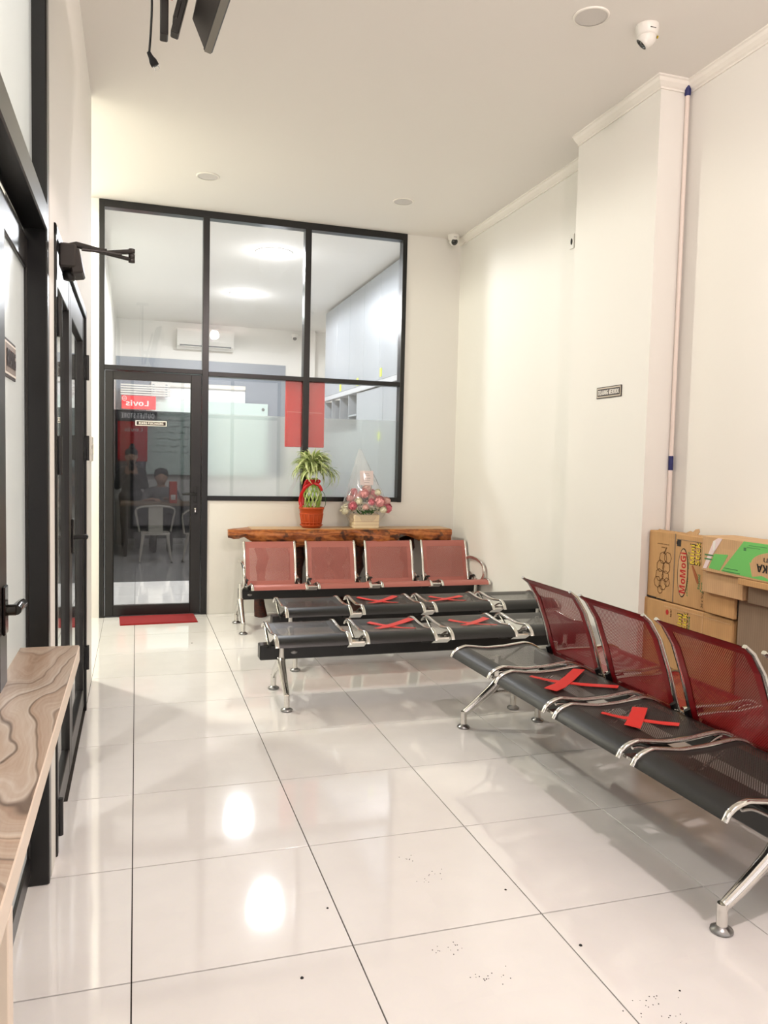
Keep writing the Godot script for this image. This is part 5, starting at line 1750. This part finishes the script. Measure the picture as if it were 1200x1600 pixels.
func build_office() -> void:
	cabinet("tall grey wall cabinet under the office ceiling, nearest the window", -6.27, -5.06, 2.27, 3.44, 2)
	cabinet("tall grey wall cabinet under the office ceiling, middle one of the row", -7.56, -6.27, 2.27, 3.44, 2)
	cabinet("tall grey wall cabinet under the office ceiling, farthest from the window", -8.9, -7.56, 2.27, 3.44, 2)
	var tl := cabinet("full-height grey cupboard below the wall cabinets behind the lower right pane", -7.16, -5.06, 0.0, 2.2, 2, "cupboard")
	tl.set_meta("category", "cabinet")
	var rail_ := boxo("cabinet_rail", Vector3(2.53, 2.205, -8.9), Vector3(2.6, 2.265, -5.06), mat(Color(0.72, 0.73, 0.74), 0.35), null, 0.004)
	tag(rail_, "pale rail running under the grey wall cabinets", "rail")
	var s := thing("open_shelf", "open grey pigeonhole shelf under the far wall cabinets", "shelf", Vector3(2.55, 0, -8.03))
	boxo("back_panel", Vector3(0.4, 0, -0.86), Vector3(0.42, 2.2, 0.86), M.cabinet_dark, s)
	for z in [-0.86, -0.42, 0.02, 0.46, 0.85]:
		boxo("divider", Vector3(0.0, 1.75, z), Vector3(0.4, 2.2, z + 0.018), M.cabinet, s)
	boxo("shelf_board", Vector3(0.0, 1.74, -0.86), Vector3(0.4, 1.76, 0.87), M.cabinet, s)
	boxo("shelf_board", Vector3(0.0, 1.93, 0.46), Vector3(0.4, 1.95, 0.87), M.cabinet, s)
	boxo("lower_doors", Vector3(0.0, 0.0, -0.86), Vector3(0.4, 1.74, 0.87), M.cabinet, s)
	var nn := 0
	for q in [[2.35, -6.2, "yellow sticky note on the wall cabinet just above the window bar"], [2.33, -7.15, "yellow sticky note on the middle wall cabinet, partly behind the window bar"], [2.33, -7.98, "yellow sticky note on the farthest wall cabinet by the red panel"], [1.66, -6.22, "yellow sticky note on the tall cupboard, blurred by the frosted film"]]:
		var k := boxo("sticky_note", Vector3(2.545, q[0] - 0.045, q[1] - 0.035), Vector3(2.5495, q[0] + 0.045, q[1] + 0.035), M.note)
		tag(k, q[2], "note", "yellow notes on the cabinets")
		nn += 1
	# back wall: cladding, blind, glass board, air conditioner, camera
	var c := boxo("wall_cladding", Vector3(-0.29, 1.1, -10.748), Vector3(2.32, 2.9, -10.735), M.grey_panel)
	tag(c, "grey cladding panel covering the lower back wall of the office", "panel")
	boxo("column", Vector3(2.62, 0, -10.75), Vector3(2.78, CEIL, -10.62), M.wall).set_meta("kind", "structure")
	var b := thing("roller_blind", "white roller blind pulled down over the grey back wall of the office", "blind", Vector3(0.95, 0, -10.72))
	boxo("fabric", Vector3(-0.72, 1.85, -0.004), Vector3(0.72, 2.46, 0.004), M.blind, b)
	boxo("headrail", Vector3(-0.73, 2.46, -0.01), Vector3(0.72, 2.53, 0.06), M.trim, b, 0.01)
	var w := thing("glass_board", "pale mint glass writing board in front of the blind", "board", Vector3(1.25, 0, -10.66))
	boxo("board", Vector3(-1.1, 1.1, -0.03), Vector3(0.78, 2.26, 0.0), M.mint, w, 0.003)
	for p in [Vector2(0.7, 2.17), Vector2(0.7, 1.18)]:
		var st0 := mb()
		lathe(st0, [Vector2(0, -0.075), Vector2(0.012, -0.075), Vector2(0.012, 0.0), Vector2(0.022, 0), Vector2(0.022, 0.014), Vector2(0, 0.014)], 14, Transform3D(Basis(Vector3.RIGHT, PI / 2), Vector3(p.x, p.y, 0.0)))
		obj("stand_off", st0, M.steel, w)
	var st := mb()
	var r := RandomNumberGenerator.new()
	r.seed = 17
	for row in 6:
		var x := -0.95
		for k in 3 + row % 3:
			var l := r.randf_range(0.05, 0.2)
			var pts := []
			for i in 6:
				pts.append(Vector3(x + l * i / 5.0, 1.95 - row * 0.1 + r.randf_range(-0.016, 0.016), 0.003))
			tube(st, pts, [0.004], 5)
			x += l + 0.06
	obj("handwriting", st, M.print_black, w)
	var ac := thing("air_conditioner", "white wall air conditioner high on the back wall of the office", "air conditioner", Vector3(1.03, 3.05, -10.747))
	st = mb()
	prism(st, PackedVector2Array([Vector2(0, 0.02), Vector2(0.12, 0.0), Vector2(0.2, 0.05), Vector2(0.225, 0.12), Vector2(0.225, 0.27), Vector2(0.2, 0.31), Vector2(0, 0.31)]), -0.43, 0.43, Transform3D(Basis(Vector3(0, 0, 1), Vector3.UP, Vector3(-1, 0, 0)), Vector3.ZERO))
	obj("casing", st, M.white, ac)
	boxo("louvre", Vector3(-0.38, 0.03, 0.2), Vector3(0.38, 0.036, 0.235), M.trim, ac)
	boxo("air_slot", Vector3(-0.39, 0.038, 0.16), Vector3(0.39, 0.062, 0.212), M.cabinet_dark, ac)
	dome_camera("tiny dome camera on the back wall of the office right of the air conditioner", Vector3(2.45, 3.4, -10.66), Vector3(-0.2, -0.5, 1.0), false)
	# louvre seen through the door; reflected shop signs and banner built as office boards
	var lv := thing("louvre_panel", "white slatted louvre above the red sign, seen through the top of the office door", "louvre", Vector3(0.1, 2.3, -10.5))
	for k in 5:
		st = mb()
		box(st, Vector3(-0.32, 0.035 * k, -0.02), Vector3(0.4, 0.035 * k + 0.022, 0.0), 0.002)
		obj("slat", st, M.white, lv)
	for x in [-0.2, 0.14, 0.33]:
		boxo("post", Vector3(x, -0.01, -0.03), Vector3(x + 0.03, 0.18, -0.005), M.cabinet, lv)
	var sg := thing("reflected_shop_sign", "reflection of a red sign, built as a glowing board inside the office, lettering mirrored", "sign", Vector3(0.04, 2.19, -10.5))  # mirror image of a sign behind the viewer, built as geometry
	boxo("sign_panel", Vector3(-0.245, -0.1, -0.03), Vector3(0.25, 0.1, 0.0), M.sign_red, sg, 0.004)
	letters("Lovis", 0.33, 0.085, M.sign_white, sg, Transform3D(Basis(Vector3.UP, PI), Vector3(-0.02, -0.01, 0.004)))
	st = mb()
	var crest := []
	for k in 12:
		crest.append(Vector2(cos(TAU * k / 12.0) * 0.03, sin(TAU * k / 12.0) * 0.035))
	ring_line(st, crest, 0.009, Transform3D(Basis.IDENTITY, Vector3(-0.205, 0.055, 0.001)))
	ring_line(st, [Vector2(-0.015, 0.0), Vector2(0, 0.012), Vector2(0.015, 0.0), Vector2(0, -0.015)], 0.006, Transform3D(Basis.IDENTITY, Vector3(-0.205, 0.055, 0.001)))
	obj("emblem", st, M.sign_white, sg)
	var os := thing("reflected_outlet_sign", "reflected OUTLET STORE lettering, built as a dark board inside the office behind tinted glass", "sign", Vector3(0.04, 1.995, -10.5))  # reflected lettering set up as a board in the office
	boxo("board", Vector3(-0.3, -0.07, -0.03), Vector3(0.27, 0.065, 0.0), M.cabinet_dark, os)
	letters("OUTLET STORE", 0.48, 0.075, M.outlet_glow, os, Transform3D(Basis(Vector3.UP, PI), Vector3(-0.01, -0.005, 0.004)))
	var po := thing("reflected_poster", "reflected red banner, built inside the office behind the tinted door glass, lettering mirrored", "banner", Vector3(0.0, 1.3, -10.5))
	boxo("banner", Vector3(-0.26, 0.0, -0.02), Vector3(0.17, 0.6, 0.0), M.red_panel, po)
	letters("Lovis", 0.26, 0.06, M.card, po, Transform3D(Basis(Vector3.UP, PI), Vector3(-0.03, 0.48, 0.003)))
		# desk and chairs
	var dk := thing("office_desk", "dark office desk behind the white metal chairs", "desk", Vector3(0.3, 0, -9.5))
	boxo("top", Vector3(-0.5, 0.7, -0.35), Vector3(1.5, 0.735, 0.35), M.kraft_grey, dk, 0.004)
	boxo("modesty_panel", Vector3(-0.45, 0.2, -0.2), Vector3(1.45, 0.7, -0.18), M.cabinet_dark, dk)
	for x in [-0.45, 1.42]:
		boxo("leg", Vector3(x, 0, -0.32), Vector3(x + 0.04, 0.7, 0.32), M.black, dk)
	tub_chair("white metal armchair with its back to the tinted office door", Vector3(0.25, 0, -8.65), 0.0)
	tub_chair("white metal armchair half hidden by the right stile of the office door", Vector3(0.84, 0, -8.4), 0.25)
	var fl := thing("orange_binder", "orange-red box file on the office desk beside the metal chair", "box file", Vector3(0.5, 0.735, -9.3))
	boxo("file", Vector3(-0.05, 0, -0.1), Vector3(0.05, 0.3, 0.1), mat(Color(0.75, 0.22, 0.1), 0.5), fl, 0.003)
	boxo("file_label", Vector3(-0.03, 0.05, 0.1), Vector3(0.03, 0.12, 0.102), M.white, fl)


func _ready() -> void:
	rng.seed = 1
	# camera
	var cam := Camera3D.new()
	cam.name = "camera"
	cam.fov = 66.14
	cam.near = 0.02
	cam.far = 60.0
	cam.position = Vector3(0.00758, 1.37222, 2.07096)
	cam.basis = Basis.from_euler(Vector3(-0.0631614, -0.3061009, 0.0233960), EULER_ORDER_YXZ)
	add_child(cam)
	cam.current = true
	# light, sky and exposure
	var e := Environment.new()
	e.background_mode = Environment.BG_COLOR
	e.background_color = Color(1.0, 0.96, 0.96)
	e.background_energy_multiplier = 2.2
	e.tonemap_mode = Environment.TONE_MAPPER_LINEAR
	e.tonemap_exposure = 0.7
	e.sdfgi_enabled = true
	e.ssao_enabled = true
	e.ssil_enabled = true
	var we := WorldEnvironment.new()
	we.name = "environment"
	we.environment = e
	add_child(we)
	make_materials()
	M.side_glass = pane(0.05)
	M.side_glass.metallic_specular = 0.7
	M.black_chrome = mat(Color(0.25, 0.24, 0.23), 0.15, 1.0)
	M.sanded = mat(Color(0.76, 0.62, 0.45), 0.35)
	M.chair_paint = mat(Color(0.86, 0.84, 0.79), 0.4, 0.2)
	M.people = mat(Color(1, 1, 1), 0.6)
	M.people.vertex_color_use_as_albedo = true
	M.lips = mat(Color(0.5, 0.22, 0.2), 0.5)
	M.outlet_glow = glow(Color(1, 1, 1), 0.7)  # glow added so the reflected lettering shows through the film
	M.blind = mat(Color(0.97, 0.97, 0.97), 0.6)
	M.sign_red = glow(Color(0.95, 0.04, 0.12), 0.75)  # glow stands in for the brightness of the reflected sign
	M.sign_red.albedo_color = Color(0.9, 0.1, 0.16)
	M.sign_white = mat(Color(0.95, 0.94, 0.93), 0.5)
	lit_ceiling_light("lit round ceiling light of the side hallway, hidden by the left wall", Vector3(-1.04, CEIL, -4.07), Color(1.0, 0.99, 0.93), 7.6, 6.0, 0.085, true, 0.4)
	lit_ceiling_light("added round ceiling light above the viewer, out of view, brightening the near room", Vector3(1.22, CEIL, 1.25), Color(1.0, 0.93, 0.912), 5.6, 3.0)  # unseen lamp added to brighten the near floor and walls
	lit_ceiling_light("glaring round office ceiling light nearest the window glass", Vector3(1.34, CEIL, -6.05), Color(0.97, 0.98, 1.0), 5.0, 40.0, 0.19, true, 0.3)
	lit_ceiling_light("glaring round office ceiling light deeper in the office", Vector3(1.32, CEIL, -8.2), Color(0.97, 0.98, 1.0), 5.0, 40.0, 0.19, true, 0.3)
	lit_ceiling_light("lit round ceiling light of the room behind the left shopfront glass", Vector3(-1.4, CEIL, 0.4), Color(1.0, 0.98, 0.95), 7.0)
	# structure
	build_room()
	build_partition()
	build_side_doors()
	# large things first
	build_benches()
	build_slab()
	build_desk()
	build_cartons()
	build_plant()
	build_bouquet()
	build_television()
	build_fittings()
	build_office()
	build_people()
